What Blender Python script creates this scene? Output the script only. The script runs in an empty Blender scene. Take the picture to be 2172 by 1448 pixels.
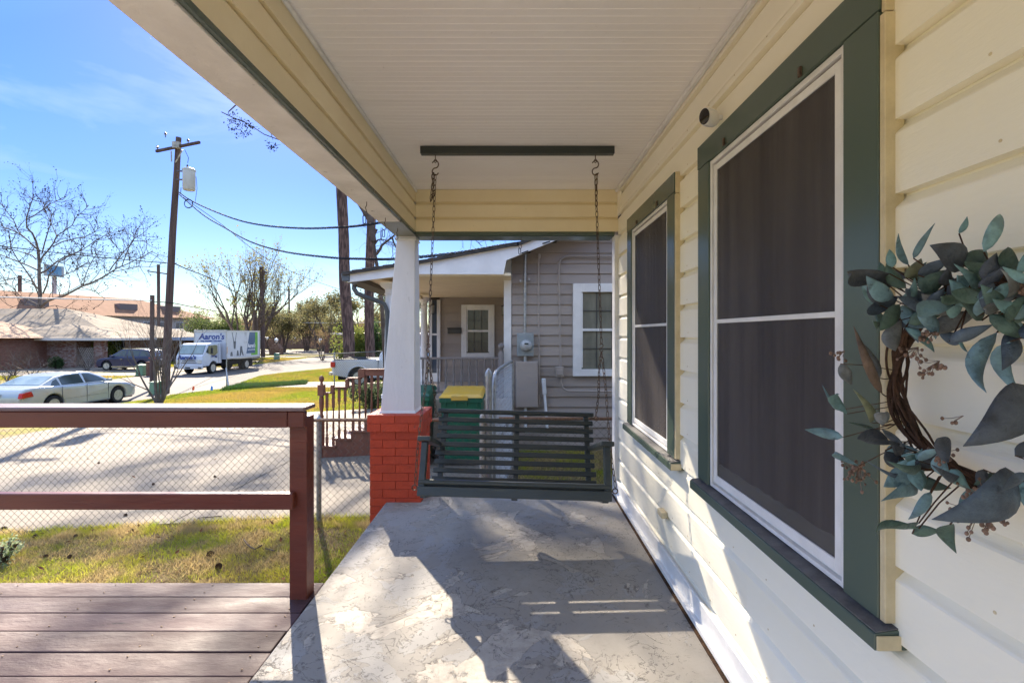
import bpy, bmesh, math, random
import numpy as np
from mathutils import Vector, Matrix, Quaternion, noise as mnoise
SC = bpy.context.scene
COL = SC.collection
R = math.radians

# ---------------- camera, light, exposure ----------------
cam_d = bpy.data.cameras.new('camera'); cam = bpy.data.objects.new('camera', cam_d); COL.objects.link(cam)
cam.location = (0, 0, 1.33); cam.rotation_euler = (R(90), 0, 0)
cam_d.sensor_width = 36; cam_d.lens = 1000/2172*36
cam_d.shift_x = -6/2172; cam_d.shift_y = -17/2172
cam_d.clip_start = .05; cam_d.clip_end = 3000
SC.camera = cam
SUN_AZ = -26.5; SUN_EL = 35.0            # degrees from +Y (negative: to the left), elevation
sx, sy, sz = math.sin(R(SUN_AZ))*math.cos(R(SUN_EL)), math.cos(R(SUN_AZ))*math.cos(R(SUN_EL)), math.sin(R(SUN_EL))
sun_d = bpy.data.lights.new('sun', 'SUN'); sun = bpy.data.objects.new('sun', sun_d); COL.objects.link(sun)
sun_d.energy = 2.0; sun_d.angle = R(.55); sun_d.color = (1, .88, .71)
sun.rotation_euler = Vector((sx, sy, sz)).to_track_quat('Z', 'Y').to_euler()
sun.location = (0, 0, 40); SUNV = Vector((sx, sy, sz))
world = bpy.data.worlds.new('World'); SC.world = world; world.use_nodes = True
wn = world.node_tree.nodes; wl = world.node_tree.links
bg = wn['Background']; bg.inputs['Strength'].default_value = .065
sky = wn.new('ShaderNodeTexSky'); sky.sky_type = 'NISHITA'; sky.sun_disc = False
sky.sun_elevation = R(SUN_EL); sky.sun_rotation = R(SUN_AZ); sky.air_density = 1.0; sky.dust_density = .12; sky.ozone_density = 2.2
sky.altitude = 200
tc = wn.new('ShaderNodeTexCoord')
mp = wn.new('ShaderNodeMapping'); mp.inputs['Scale'].default_value = (1.6, 1.6, 5.5); mp.inputs['Location'].default_value = (1.35, .7, .6)
wl.new(tc.outputs['Generated'], mp.inputs['Vector'])
cn = wn.new('ShaderNodeTexNoise'); cn.inputs['Scale'].default_value = 1.7; cn.inputs['Detail'].default_value = 8; cn.inputs['Roughness'].default_value = .55; cn.inputs['Distortion'].default_value = .5
wl.new(mp.outputs['Vector'], cn.inputs['Vector'])
cr = wn.new('ShaderNodeValToRGB'); cr.color_ramp.elements[0].position = .53; cr.color_ramp.elements[1].position = .98
cr.color_ramp.elements[0].color = (0, 0, 0, 1); cr.color_ramp.elements[1].color = (.55, .55, .55, 1)
wl.new(cn.outputs['Fac'], cr.inputs['Fac'])
hs = wn.new('ShaderNodeHueSaturation'); hs.inputs['Saturation'].default_value = 1.40; hs.inputs['Hue'].default_value = .525; hs.inputs['Value'].default_value = 1.0
wl.new(sky.outputs['Color'], hs.inputs['Color'])
# bright skies are rolled off by one luminance curve, the way the exposure of the photograph holds them
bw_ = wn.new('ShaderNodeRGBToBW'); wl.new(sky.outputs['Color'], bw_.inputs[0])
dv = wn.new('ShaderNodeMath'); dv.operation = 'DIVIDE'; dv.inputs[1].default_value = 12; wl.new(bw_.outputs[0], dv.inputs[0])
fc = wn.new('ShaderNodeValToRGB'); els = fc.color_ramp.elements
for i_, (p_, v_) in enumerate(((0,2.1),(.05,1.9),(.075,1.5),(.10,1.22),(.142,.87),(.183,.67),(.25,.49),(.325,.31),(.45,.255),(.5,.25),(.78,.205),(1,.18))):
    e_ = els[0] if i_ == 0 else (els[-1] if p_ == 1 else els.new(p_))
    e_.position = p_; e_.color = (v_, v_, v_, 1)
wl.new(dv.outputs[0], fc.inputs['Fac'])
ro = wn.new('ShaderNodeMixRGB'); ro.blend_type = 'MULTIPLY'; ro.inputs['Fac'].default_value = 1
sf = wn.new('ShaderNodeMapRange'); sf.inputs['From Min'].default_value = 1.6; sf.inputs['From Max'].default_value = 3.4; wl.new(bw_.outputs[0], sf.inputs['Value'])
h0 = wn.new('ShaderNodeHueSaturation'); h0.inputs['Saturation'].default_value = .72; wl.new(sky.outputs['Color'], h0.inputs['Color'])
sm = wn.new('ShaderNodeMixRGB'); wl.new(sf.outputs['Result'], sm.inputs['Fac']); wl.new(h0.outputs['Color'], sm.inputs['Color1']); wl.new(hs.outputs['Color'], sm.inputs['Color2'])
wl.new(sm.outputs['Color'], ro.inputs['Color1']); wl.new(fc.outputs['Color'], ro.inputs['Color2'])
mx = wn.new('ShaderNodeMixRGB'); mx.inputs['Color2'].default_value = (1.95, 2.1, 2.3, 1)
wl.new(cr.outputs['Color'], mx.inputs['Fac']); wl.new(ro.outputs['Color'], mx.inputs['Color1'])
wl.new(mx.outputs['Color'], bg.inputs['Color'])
SC.view_settings.view_transform = 'Standard'; SC.view_settings.look = 'None'
SC.view_settings.exposure = 3.55; SC.view_settings.gamma = 1; SC.view_settings.use_curve_mapping = False
SC.render.engine = 'CYCLES'
SC.cycles.max_bounces = 8; SC.cycles.diffuse_bounces = 5; SC.cycles.transparent_max_bounces = 24

# ---------------- helpers ----------------
def gz(x, y):
    s = -.7*x + .3*y
    return -.53 - .075*max(0, min(s-3, 15))
def P(px, py, Y): return Vector(((px-1092)/1000*Y, Y, 1.33-(py-707)/1000*Y))
def G(px, py, dz=0):
    o = (py-707)/1000; Y = 5.
    for _ in range(60):
        Y = .5*Y + .5*(1.33-gz((px-1092)/1000*Y, Y))/o
    x = (px-1092)/1000*Y
    return Vector((x, Y, gz(x, Y)+dz))
def Wp(px, py, X):
    Y = X*1000/(px-1092); return Vector((X, Y, 1.33-(py-707)/1000*Y))

def mat(name, c1, c2=None, scale=4., rough=.6, bump=0., bscale=None, metal=0., detail=5., stretch=(1,1,1), jitter=0., lo=.38, hi=.62, spec=.5, c3=None, scale3=1.2, lo3=.55, hi3=.65, alpha=1., emit=None, coat=0., rvar=0.):
    m = bpy.data.materials.new(name); m.use_nodes = True
    n = m.node_tree.nodes; l = m.node_tree.links
    b = n['Principled BSDF']
    if rough >= .8 and spec == .5: spec = .12

    b.inputs['Base Color'].default_value = (*c1, 1); b.inputs['Roughness'].default_value = rough
    b.inputs['Metallic'].default_value = metal; b.inputs['Specular IOR Level'].default_value = spec
    if coat: b.inputs['Coat Weight'].default_value = coat; b.inputs['Coat Roughness'].default_value = .08
    if alpha < 1: b.inputs['Alpha'].default_value = alpha
    if emit: b.inputs['Emission Color'].default_value = (*emit[0], 1); b.inputs['Emission Strength'].default_value = emit[1]
    t = n.new('ShaderNodeTexCoord'); mpn = n.new('ShaderNodeMapping'); mpn.inputs['Scale'].default_value = stretch
    l.new(t.outputs['Object'], mpn.inputs['Vector'])
    src = None
    if jitter:
        oi = n.new('ShaderNodeObjectInfo')
        va = n.new('ShaderNodeVectorMath'); va.operation = 'SCALE'; va.inputs[0].default_value = (37, 91, 53)
        l.new(oi.outputs['Random'], va.inputs['Scale'])
        ad = n.new('ShaderNodeVectorMath'); l.new(mpn.outputs['Vector'], ad.inputs[0]); l.new(va.outputs[0], ad.inputs[1]); vec = ad.outputs[0]
    else: vec = mpn.outputs['Vector']
    def noise_(sc, d=detail):
        x = n.new('ShaderNodeTexNoise'); x.inputs['Scale'].default_value = sc; x.inputs['Detail'].default_value = d; x.inputs['Roughness'].default_value = .6
        l.new(vec, x.inputs['Vector']); return x
    def ramp(src_, a, bb):
        x = n.new('ShaderNodeMapRange'); x.inputs['From Min'].default_value = a; x.inputs['From Max'].default_value = bb
        l.new(src_, x.inputs['Value']); return x
    if c2:
        nz = noise_(scale); rp = ramp(nz.outputs['Fac'], lo, hi)
        mx_ = n.new('ShaderNodeMixRGB'); mx_.inputs['Color1'].default_value = (*c1, 1); mx_.inputs['Color2'].default_value = (*c2, 1)
        l.new(rp.outputs['Result'], mx_.inputs['Fac']); src = mx_.outputs['Color']
    if c3:
        nz3 = noise_(scale3); rp3 = ramp(nz3.outputs['Fac'], lo3, hi3)
        m3 = n.new('ShaderNodeMixRGB'); m3.inputs['Color2'].default_value = (*c3, 1)
        if src: l.new(src, m3.inputs['Color1'])
        else: m3.inputs['Color1'].default_value = (*c1, 1)
        l.new(rp3.outputs['Result'], m3.inputs['Fac']); src = m3.outputs['Color']
    if jitter:
        mr = n.new('ShaderNodeMapRange'); mr.inputs['To Min'].default_value = 1-jitter; mr.inputs['To Max'].default_value = 1+jitter
        l.new(oi.outputs['Random'], mr.inputs['Value'])
        vm = n.new('ShaderNodeVectorMath'); vm.operation = 'SCALE'
        if src: l.new(src, vm.inputs[0])
        else: vm.inputs[0].default_value = c1
        l.new(mr.outputs['Result'], vm.inputs['Scale']); src = vm.outputs[0]
    if src: l.new(src, b.inputs['Base Color'])
    if rvar:
        nr = noise_(scale*2+1); rr = n.new('ShaderNodeMapRange'); rr.inputs['To Min'].default_value = max(.02, rough-rvar); rr.inputs['To Max'].default_value = rough+rvar
        rr.inputs['From Min'].default_value = .3; rr.inputs['From Max'].default_value = .7
        l.new(nr.outputs['Fac'], rr.inputs['Value']); l.new(rr.outputs['Result'], b.inputs['Roughness'])
    if bump:
        nb = noise_(bscale or scale*4, 8); bp = n.new('ShaderNodeBump'); bp.inputs['Strength'].default_value = bump; bp.inputs['Distance'].default_value = .01
        l.new(nb.outputs['Fac'], bp.inputs['Height']); l.new(bp.outputs['Normal'], b.inputs['Normal'])
    return m

def thin(m, amt=.45):
    """leaf-like material: part of the light passes through"""
    n = m.node_tree.nodes; l = m.node_tree.links; b = n['Principled BSDF']; out = n['Material Output']
    tr = n.new('ShaderNodeBsdfTranslucent'); mxs = n.new('ShaderNodeMixShader'); mxs.inputs[0].default_value = amt
    if b.inputs['Base Color'].links: l.new(b.inputs['Base Color'].links[0].from_socket, tr.inputs['Color'])
    else: tr.inputs['Color'].default_value = b.inputs['Base Color'].default_value
    l.new(b.outputs[0], mxs.inputs[1]); l.new(tr.outputs[0], mxs.inputs[2]); l.new(mxs.outputs[0], out.inputs['Surface']); return m
ORG = {}
def thing(name, label, cat, loc=(0,0,0), group=None):
    o = bpy.data.objects.new(name, None); COL.objects.link(o); o.location = loc; o.empty_display_size = .1
    ORG[o.name] = Vector(loc)
    o['label'] = label; o['category'] = cat
    if group: o['group'] = group
    return o
def tag(o, label, cat, group=None):
    o['label'] = label; o['category'] = cat
    if group: o['group'] = group
    return o
def struct(name):
    o = bpy.data.objects.new(name, None); COL.objects.link(o); ORG[o.name] = Vector((0,0,0)); o['kind'] = 'structure'; return o
def link_mesh(name, me, m, parent=None, loc=None):
    if m is not None and len(me.materials) == 0: me.materials.append(m)
    o = bpy.data.objects.new(name, me); COL.objects.link(o)
    base = ORG[parent.name] if parent else Vector((0,0,0))
    if parent: o.parent = parent
    if loc is not None: o.location = Vector(loc) - base
    ORG[o.name] = base + o.location if parent else Vector(o.location)
    return o
class MB:
    def __init__(s): s.v = []; s.f = []
    def add(s, vs, fs):
        n = len(s.v); s.v += [tuple(v) for v in vs]; s.f += [tuple(i+n for i in f) for f in fs]; return s
    def box(s, x0, x1, y0, y1, z0, z1):
        return s.add([(x0,y0,z0),(x1,y0,z0),(x1,y1,z0),(x0,y1,z0),(x0,y0,z1),(x1,y0,z1),(x1,y1,z1),(x0,y1,z1)],
              [(0,3,2,1),(4,5,6,7),(0,1,5,4),(1,2,6,5),(2,3,7,6),(3,0,4,7)])
    def hexa(s, b, t):     # bottom 4 and top 4 points, counter-clockwise from above
        return s.add(list(b)+list(t), [(0,3,2,1),(4,5,6,7),(0,1,5,4),(1,2,6,5),(2,3,7,6),(3,0,4,7)])
    def prism(s, pts, a, b, axis='y'):
        # pts 2D polygon; axis y: (x,z), x: (y,z), z: (x,y)
        def mk(p, t): return (p[0], t, p[1]) if axis == 'y' else ((t, p[0], p[1]) if axis == 'x' else (p[0], p[1], t))
        n = len(pts); vs = [mk(p, a) for p in pts]+[mk(p, b) for p in pts]
        fs = [tuple(range(n)), tuple(range(2*n-1, n-1, -1))]+[(i, i+n, (i+1) % n+n, (i+1) % n) for i in range(n)]
        return s.add(vs, fs)
    def tube(s, pts, r, n=6, caps=True):
        pts = [Vector(p) for p in pts]; m = len(pts)
        if not hasattr(r, '__len__'): r = [r]*m
        t = (pts[1]-pts[0]).normalized(); u = t.orthogonal().normalized(); base = len(s.v); prev = t
        for i, p in enumerate(pts):
            t = (pts[min(i+1, m-1)]-pts[max(i-1, 0)])
            t = t.normalized() if t.length > 1e-9 else prev
            q = prev.rotation_difference(t); u = (q @ u); u = (u - t*u.dot(t)).normalized(); prev = t; w = t.cross(u)
            for k in range(n):
                a = 2*math.pi*k/n; s.v.append(tuple(p + (u*math.cos(a)+w*math.sin(a))*r[i]))
        for i in range(m-1):
            for k in range(n):
                a = base+i*n+k; b = base+i*n+(k+1) % n; s.f.append((a, b, b+n, a+n))
        if caps and n > 2:
            s.f.append(tuple(base+k for k in range(n-1, -1, -1))); s.f.append(tuple(base+(m-1)*n+k for k in range(n)))
        return s
    def lathe(s, prof, c=(0,0,0), n=16, axis='z'):
        base = len(s.v); c = Vector(c)
        for (r, h) in prof:
            for k in range(n):
                a = 2*math.pi*k/n; x, y = r*math.cos(a), r*math.sin(a)
                v = Vector((x, y, h)) if axis == 'z' else (Vector((x, h, y)) if axis == 'y' else Vector((h, x, y)))
                s.v.append(tuple(c+v))
        for i in range(len(prof)-1):
            for k in range(n):
                a = base+i*n+k; b = base+i*n+(k+1) % n; s.f.append((a, b, b+n, a+n))
        s.f.append(tuple(base+k for k in range(n-1, -1, -1))); s.f.append(tuple(base+(len(prof)-1)*n+k for k in range(n)))
        return s
    def sphere(s, c, r, n=8, m=6, sc=(1,1,1)):
        pr = [(max(.0005, r*math.sin(math.pi*i/m)), -r*math.cos(math.pi*i/m)) for i in range(m+1)]
        k = len(s.v); s.lathe(pr, (0,0,0), n)
        for i in range(k, len(s.v)):
            v = s.v[i]; s.v[i] = (v[0]*sc[0]+c[0], v[1]*sc[1]+c[1], v[2]*sc[2]+c[2])
        return s
    def xf(s, M, start=0):
        s.v = s.v[:start]+[tuple(M @ Vector(v)) for v in s.v[start:]]; return s
    def mesh(s, name, off=Vector((0,0,0)), bevel=0, smooth=False, segs=1):
        me = bpy.data.meshes.new(name)
        me.from_pydata([(v[0]-off[0], v[1]-off[1], v[2]-off[2]) for v in s.v], [], s.f)
        bm = bmesh.new(); bm.from_mesh(me)
        bmesh.ops.recalc_face_normals(bm, faces=bm.faces)
        if bevel:
            es = [e for e in bm.edges if len(e.link_faces) == 2 and e.calc_face_angle(0) > R(28)]
            bmesh.ops.bevel(bm, geom=es, offset=bevel, segments=segs, affect='EDGES', profile=.6, clamp_overlap=True)
        if smooth:
            for f in bm.faces: f.smooth = True
            for e in bm.edges:
                if len(e.link_faces) == 2 and e.calc_face_angle(0) > R(smooth if smooth is not True else 40): e.smooth = False
        bm.to_mesh(me); bm.free(); return me
    def build(s, name, m, parent=None, bevel=0, smooth=False, segs=1, label=None):
        off = ORG[parent.name] if parent else Vector((0,0,0))
        me = s.mesh(name, off, bevel, smooth, segs); me.materials.append(m)
        o = bpy.data.objects.new(name, me); COL.objects.link(o)
        if parent: o.parent = parent; ORG[o.name] = off
        else: ORG[o.name] = Vector((0,0,0))
        if label: o['label'] = label
        return o
    def solo(s, name, m, label, cat, group=None, bevel=0, smooth=False, org=None, segs=1):
        org = Vector(org) if org is not None else (Vector(np.array(s.v).min(0))+Vector(np.array(s.v).max(0)))/2
        me = s.mesh(name, org, bevel, smooth, segs); me.materials.append(m)
        o = bpy.data.objects.new(name, me); COL.objects.link(o); o.location = org; ORG[o.name] = org
        return tag(o, label, cat, group)
def np_mesh(name, verts, k, m, parent=None, kind=None, off=(0,0,0)):
    """verts (N,3), each run of k vertices is one face"""
    N = len(verts); F = N//k; me = bpy.data.meshes.new(name)
    verts = np.asarray(verts, dtype=np.float32)-np.asarray(off, dtype=np.float32)
    me.vertices.add(N); me.vertices.foreach_set('co', verts.ravel())
    me.loops.add(N); me.loops.foreach_set('vertex_index', np.arange(N, dtype=np.int32))
    me.polygons.add(F); me.polygons.foreach_set('loop_start', np.arange(0, N, k, dtype=np.int32)); me.polygons.foreach_set('loop_total', np.full(F, k, dtype=np.int32))
    me.update(calc_edges=True); me.materials.append(m)
    o = bpy.data.objects.new(name, me); COL.objects.link(o)
    if parent: o.parent = parent; ORG[o.name] = ORG[parent.name]
    if kind: o['kind'] = kind
    return o
def copy_tree(root, loc, rotz=None, scale=None, label=None, group=None):
    r = root.copy(); COL.objects.link(r); r.location = loc; ORG[r.name] = Vector(loc)
    if rotz is not None: r.rotation_euler = (0, 0, rotz)
    if scale is not None: r.scale = (scale,)*3
    if label: r['label'] = label
    if group: r['group'] = group
    for ch in list(root.children):
        c = ch.copy(); COL.objects.link(c); c.parent = r
        for g in list(ch.children):
            d = g.copy(); COL.objects.link(d); d.parent = c
    return r
def clip_drape(poly, dz, thick=0.):
    """polygon (x,y) cut along the two slope creases and laid on the ground"""
    bm = bmesh.new(); f = bm.faces.new([bm.verts.new((p[0], p[1], 0)) for p in poly])
    nrm = Vector((-.7, .3, 0)); L2 = nrm.length_squared
    for s_ in (3, 18):
        bmesh.ops.bisect_plane(bm, geom=bm.verts[:]+bm.edges[:]+bm.faces[:], plane_co=nrm*(s_/L2), plane_no=nrm)
    for v in bm.verts: v.co.z = gz(v.co.x, v.co.y)+dz
    if thick:
        r = bmesh.ops.extrude_face_region(bm, geom=bm.faces[:])
        for v in [g for g in r['geom'] if isinstance(g, bmesh.types.BMVert)]: v.co.z -= thick
    bmesh.ops.recalc_face_normals(bm, faces=bm.faces)
    if not thick:
        for f in bm.faces:
            if f.normal.z < 0: f.normal_flip()
    return bm
def drape(name, poly, dz, m, parent=None, thick=0.):
    bm = clip_drape(poly, dz, thick); me = bpy.data.meshes.new(name); bm.to_mesh(me); bm.free(); me.materials.append(m)
    o = bpy.data.objects.new(name, me); COL.objects.link(o)
    if parent: o.parent = parent; ORG[o.name] = ORG[parent.name]
    return o
def in_poly(x, y, poly):
    inside = np.zeros(len(x), bool); n = len(poly); j = n-1
    for i in range(n):
        xi, yi = poly[i][0], poly[i][1]; xj, yj = poly[j][0], poly[j][1]
        c = ((yi > y) != (yj > y)) & (x < (xj-xi)*(y-yi)/((yj-yi) or 1e-9)+xi); inside ^= c; j = i
    return inside
def gz_np(x, y): return -.53-.075*np.clip(-.7*x+.3*y-3, 0, 15)
def text_mesh(body, size, name, m, parent, M, extrude=.002, offset=0., shear=0., sx_=1.):
    c = bpy.data.curves.new('t', 'FONT'); c.body = body; c.size = size; c.extrude = extrude; c.offset = offset; c.shear = shear
    c.align_x = 'CENTER'; c.align_y = 'CENTER'; c.resolution_u = 2
    o = bpy.data.objects.new('t', c); COL.objects.link(o)
    dg = bpy.context.evaluated_depsgraph_get(); me = bpy.data.meshes.new_from_object(o.evaluated_get(dg))
    bpy.data.objects.remove(o); me.name = name; me.materials.clear(); me.materials.append(m)
    off = ORG[parent.name]
    me.transform(Matrix.Translation(-off) @ M @ Matrix.Diagonal((sx_, 1, 1, 1)))
    ob = bpy.data.objects.new(name, me); COL.objects.link(ob); ob.parent = parent; ORG[ob.name] = off
    return ob

# ---------------- materials ----------------
def slab_mat():
    m = bpy.data.materials.new('peeling_floor_paint'); m.use_nodes = True
    n = m.node_tree.nodes; l = m.node_tree.links; b = n['Principled BSDF']; b.inputs['Roughness'].default_value = .75; b.inputs['Specular IOR Level'].default_value = .25
    t = n.new('ShaderNodeTexCoord')
    def nz(sc, d, rg=.6, dist=0.):
        x = n.new('ShaderNodeTexNoise'); x.inputs['Scale'].default_value = sc; x.inputs['Detail'].default_value = d; x.inputs['Roughness'].default_value = rg; x.inputs['Distortion'].default_value = dist
        l.new(t.outputs['Object'], x.inputs['Vector']); return x.outputs['Fac']
    def mr(s, a, b_, c=0., d=1.):
        x = n.new('ShaderNodeMapRange'); x.inputs[1].default_value = a; x.inputs[2].default_value = b_; x.inputs[3].default_value = c; x.inputs[4].default_value = d
        l.new(s, x.inputs[0]); return x.outputs[0]
    def math_(op, a, b_=None):
        x = n.new('ShaderNodeMath'); x.operation = op
        for i, v in enumerate((a, b_)):
            if v is None: continue
            if isinstance(v, (int, float)): x.inputs[i].default_value = v
            else: l.new(v, x.inputs[i])
        return x.outputs[0]
    def mix(f, a, b_):
        x = n.new('ShaderNodeMixRGB')
        l.new(f, x.inputs[0])
        for i, v in ((1, a), (2, b_)):
            if isinstance(v, tuple): x.inputs[i].default_value = (*v, 1)
            else: l.new(v, x.inputs[i])
        return x.outputs[0]
    sep = n.new('ShaderNodeSeparateXYZ'); l.new(t.outputs['Object'], sep.inputs[0])
    wear = mr(sep.outputs['X'], -1.0, .35, .085, -.015)         # more worn towards the open edge
    big = math_('ADD', nz(2.1, 9, .62, .9), wear)
    patch = mr(big, .630, .637)                                 # fully flaked
    thin = mr(math_('ADD', nz(3.3, 7, .66, .6), wear), .60, .607)
    base = mix(mr(nz(1.3, 6), .35, .65), (.30,.28,.25), (.25,.232,.207))
    grime = mix(mr(nz(11, 8), .45, .75), base, (.255,.235,.208))
    grime2 = mix(mr(nz(55, 4), .60, .74, 0., .6), grime, (.22, .20, .18))
    c = mix(thin, grime2, (.28,.27,.255))
    conc = mix(mr(nz(24, 6), .4, .65), (.40,.365,.315), (.32,.29,.25))
    c = mix(patch, c, conc)
    # edge lines round the flakes
    e1 = math_('MULTIPLY', mr(big, .612, .632), mr(big, .648, .633))
    e2 = math_('MULTIPLY', mr(nz(3.3, 7, .66, .6), .60, .607), .0)
    c = mix(math_('MULTIPLY', e1, mr(nz(14, 4), .45, .62, 0., .95)), c, (.13, .115, .10))
    # cracks: thin iso-lines of warped noise, only here and there
    k = nz(5.2, 5, .55, 1.6); crack = math_('MULTIPLY', mr(math_('ABSOLUTE', math_('SUBTRACT', k, .5)), .0060, .0022), mr(nz(2.2, 4), .46, .52))
    c = mix(math_('MULTIPLY', crack, .85), c, (.12, .11, .10))
    spk = mr(nz(21, 6, .62, 2.5), .600, .625); spk = math_('MULTIPLY', spk, mr(nz(2.6, 3), .40, .55))
    c = mix(math_('MULTIPLY', spk, .8), c, (.13, .12, .11))
    l.new(c, b.inputs['Base Color'])
    h = math_('ADD', math_('MULTIPLY', patch, -.5), math_('MULTIPLY', thin, .25))
    h = math_('ADD', h, math_('MULTIPLY', crack, -.5)); h = math_('ADD', h, math_('MULTIPLY', nz(90, 6), .12))
    h = math_('ADD', h, math_('MULTIPLY', nz(7, 5), .35)); h = math_('ADD', h, math_('MULTIPLY', spk, .3))
    bp = n.new('ShaderNodeBump'); bp.inputs['Strength'].default_value = .8; bp.inputs['Distance'].default_value = .004
    l.new(h, bp.inputs['Height']); l.new(bp.outputs['Normal'], b.inputs['Normal'])
    l.new(mr(nz(6, 6), .3, .7, .6, .85), b.inputs['Roughness'])
    return m
M = {}
M['slab'] = slab_mat()
M['cream'] = mat('cream_siding_paint', (.92,.87,.72), (.89,.835,.67), 2.2, .42, .18, 60, jitter=.04, stretch=(1,.25,1), c3=(.80,.73,.56), scale3=9, lo3=.66, hi3=.82, rvar=.06)
M['tan'] = mat('tan_beam_paint', (.88,.77,.52), (.84,.72,.47), 2.5, .5, .15, 50, jitter=.05, c3=(.33,.25,.15), scale3=22, lo3=.70, hi3=.78)
M['trimcream'] = mat('cream_edge_paint', (.66,.55,.34), (.55,.45,.27), 14, .5, .2)
M['green'] = mat('dark_green_paint', (.075,.105,.08), (.078,.108,.083), 3, .26, .0, jitter=.04)
M['greentop'] = mat('worn_sill_top', (.105,.10,.098), (.16,.155,.15), 22, .6, .4, c3=(.35,.33,.30), scale3=40, lo3=.72, hi3=.76)
M['white'] = mat('white_paint', (.80,.79,.77), (.70,.69,.67), 8, .4, .12, jitter=.03)
M['ceil'] = mat('ceiling_paint', (.92,.885,.85), (.90,.86,.825), 1.7, .6, .12, 30, jitter=.02, stretch=(1,1,1), c3=(.58,.52,.46), scale3=30, lo3=.70, hi3=.8)
M['under'] = mat('weathered_soffit_paint', (.88,.84,.77), (.74,.70,.63), 3.5, .6, .3, 25, c3=(.40,.37,.33), scale3=16, lo3=.66, hi3=.72)
M['column'] = mat('column_paint', (.80,.78,.77), (.73,.71,.70), 5, .6, .35, 40, stretch=(1,1,.3), c3=(.36,.33,.30), scale3=15, lo3=.66, hi3=.78)
M['brick'] = mat('red_painted_brick', (.54,.056,.016), (.47,.047,.013), 9, .5, .7, 60, jitter=.06, c3=(.22,.05,.035), scale3=26, lo3=.64, hi3=.74)
M['mortar'] = mat('red_painted_mortar', (.48,.050,.015), (.42,.043,.013), 20, .6, .5)
M['screen'] = None
M['swing'] = mat('swing_green_paint', (.030,.038,.036), (.040,.048,.045), 25, .33, .3, 60, jitter=.08, stretch=(.2,1,1))
M['rust'] = mat('rusty_steel', (.10,.062,.04), (.16,.11,.08), 60, .55, .3, metal=.7)
M['deck'] = mat('deck_stain', (.050,.021,.021), (.085,.048,.048), 2.6, .62, .5, 30, spec=.3, jitter=.14, stretch=(.35,1,1), c3=(.03,.018,.018), scale3=17, lo3=.66, hi3=.72, rvar=.12)
M['rail'] = mat('rail_brown_paint', (.16,.040,.024), (.125,.031,.019), 9, .36, .25, 40, stretch=(.2,1,1), jitter=.06, c3=(.02,.01,.01), scale3=60, lo3=.72, hi3=.75, rvar=.08)
M['galv'] = mat('galvanised_steel', (.40,.41,.42), (.28,.29,.30), 25, .42, .2, metal=.7)
M['wire'] = mat('dull_fence_wire', (.07,.06,.05), (.12,.10,.08), 10, .75)
M['conc'] = mat('driveway_concrete', (.185,.160,.132), (.15,.13,.107), 1.1, .8, .3, 60, c3=(.135,.12,.10), scale3=6, lo3=.55, hi3=.78)
M['road'] = mat('street_surface', (.125,.112,.102), (.105,.095,.087), .35, .85, .3, 20, c3=(.09,.083,.077), scale3=1.5, lo3=.6, hi3=.8)
M['soil'] = mat('lawn_soil', (.13,.125,.025), (.165,.135,.045), .8, .95, .8, 40, c3=(.16,.12,.065), scale3=1.9, lo3=.5, hi3=.62)
M['blade'] = thin(mat('grass_blades', (.26,.33,.02), (.42,.39,.05), 1.5, .55, c3=(.46,.35,.16), scale3=2.6, lo3=.46, hi3=.56), .5)
M['blade2'] = thin(mat('lawn_blades', (.17,.215,.012), (.27,.24,.025), .35, .6, c3=(.30,.215,.045), scale3=.16, lo3=.47, hi3=.57), .5)
M['dry'] = thin(mat('dry_thatch', (.34,.255,.14), (.22,.155,.09), 8, .8), .35)
rnd = random.Random(7)
# ================= GROUND =================
ground = drape('ground', [(-900,-400),(900,-400),(900,1500),(-900,1500)], 0, M['soil'])
ground['kind'] = 'structure'
near_edge = [G(-250,905), G(0,880), G(200,863), G(330,845), G(366,837), G(452,827), G(479,824), G(507,813), G(552,797), G(600,791), G(682,783), G(760,771)]
ne = [(p.x, p.y) for p in near_edge]
street = drape('street', [(-27.5,-40),(-17.4,-40),(-17.4,4)]+ne+[(ne[-1][0]+1.,170),(-27.2,170),(-25.0,60),(-24.8,45),(-26,38),(-26.4,20)], .012, M['road'])
street['kind'] = 'structure'
driveway = struct('driveway')
xs = [-12.35,-7.9,-3.46,.02]; ys = [4.72,9.8,13.35]
for i in range(3):
    for j in range(2):
        x1 = xs[i+1] if not (i == 2 and j == 1) else -.3
        drape('concrete_slab', [(xs[i]+.008,ys[j]+.008),(x1-.008,ys[j]+.008),(x1-.008,ys[j+1]-.008),(xs[i]+.008,ys[j+1]-.008)], .02, M['conc'], driveway, .06)
drape('concrete_slab', [(-17.6,2.5),(-12.365,4.72),(-12.365,11.0),(-17.6,14.5)], .02, M['conc'], driveway, .06)
walk = drape('side_driveway', [(p.x,p.y) for p in (G(500,828),G(534,821),G(600,821.5),G(668,822),G(830,824),G(1000,822),G(1000,810),G(760,810),G(668,810),G(569,813),G(500,819))], .022, M['conc'], None, .05)
walk['kind'] = 'structure'
bnc_pad = drape('unseen_bounce_pad', [(-14,-14),(-3.4,-14),(-3.4,2.3),(-14,2.3)], .02, M['conc'], None, .05); bnc_pad['kind'] = 'structure'  # pale slab added out of view to bounce sunlight into the porch
# strips across the street
for nm, poly, m_ in (('far_driveway', [(-40,33.2),(-26.6,33.2),(-26.6,35.6),(-40,35.6)], M['conc']),
                     ('far_driveway', [(-60,36.3),(-26.4,36.3),(-26.0,41.5),(-60,41.5)], M['conc']),
                     ('far_road', [(-70,72),(-24,68),(-24,82),(-70,90)], M['road']),
                     ('far_road', [(-27,58),(-45,60),(-45,62.5),(-27,61)], M['conc'])):
    o = drape(nm, poly, .016, m_); o['kind'] = 'structure'

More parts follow.
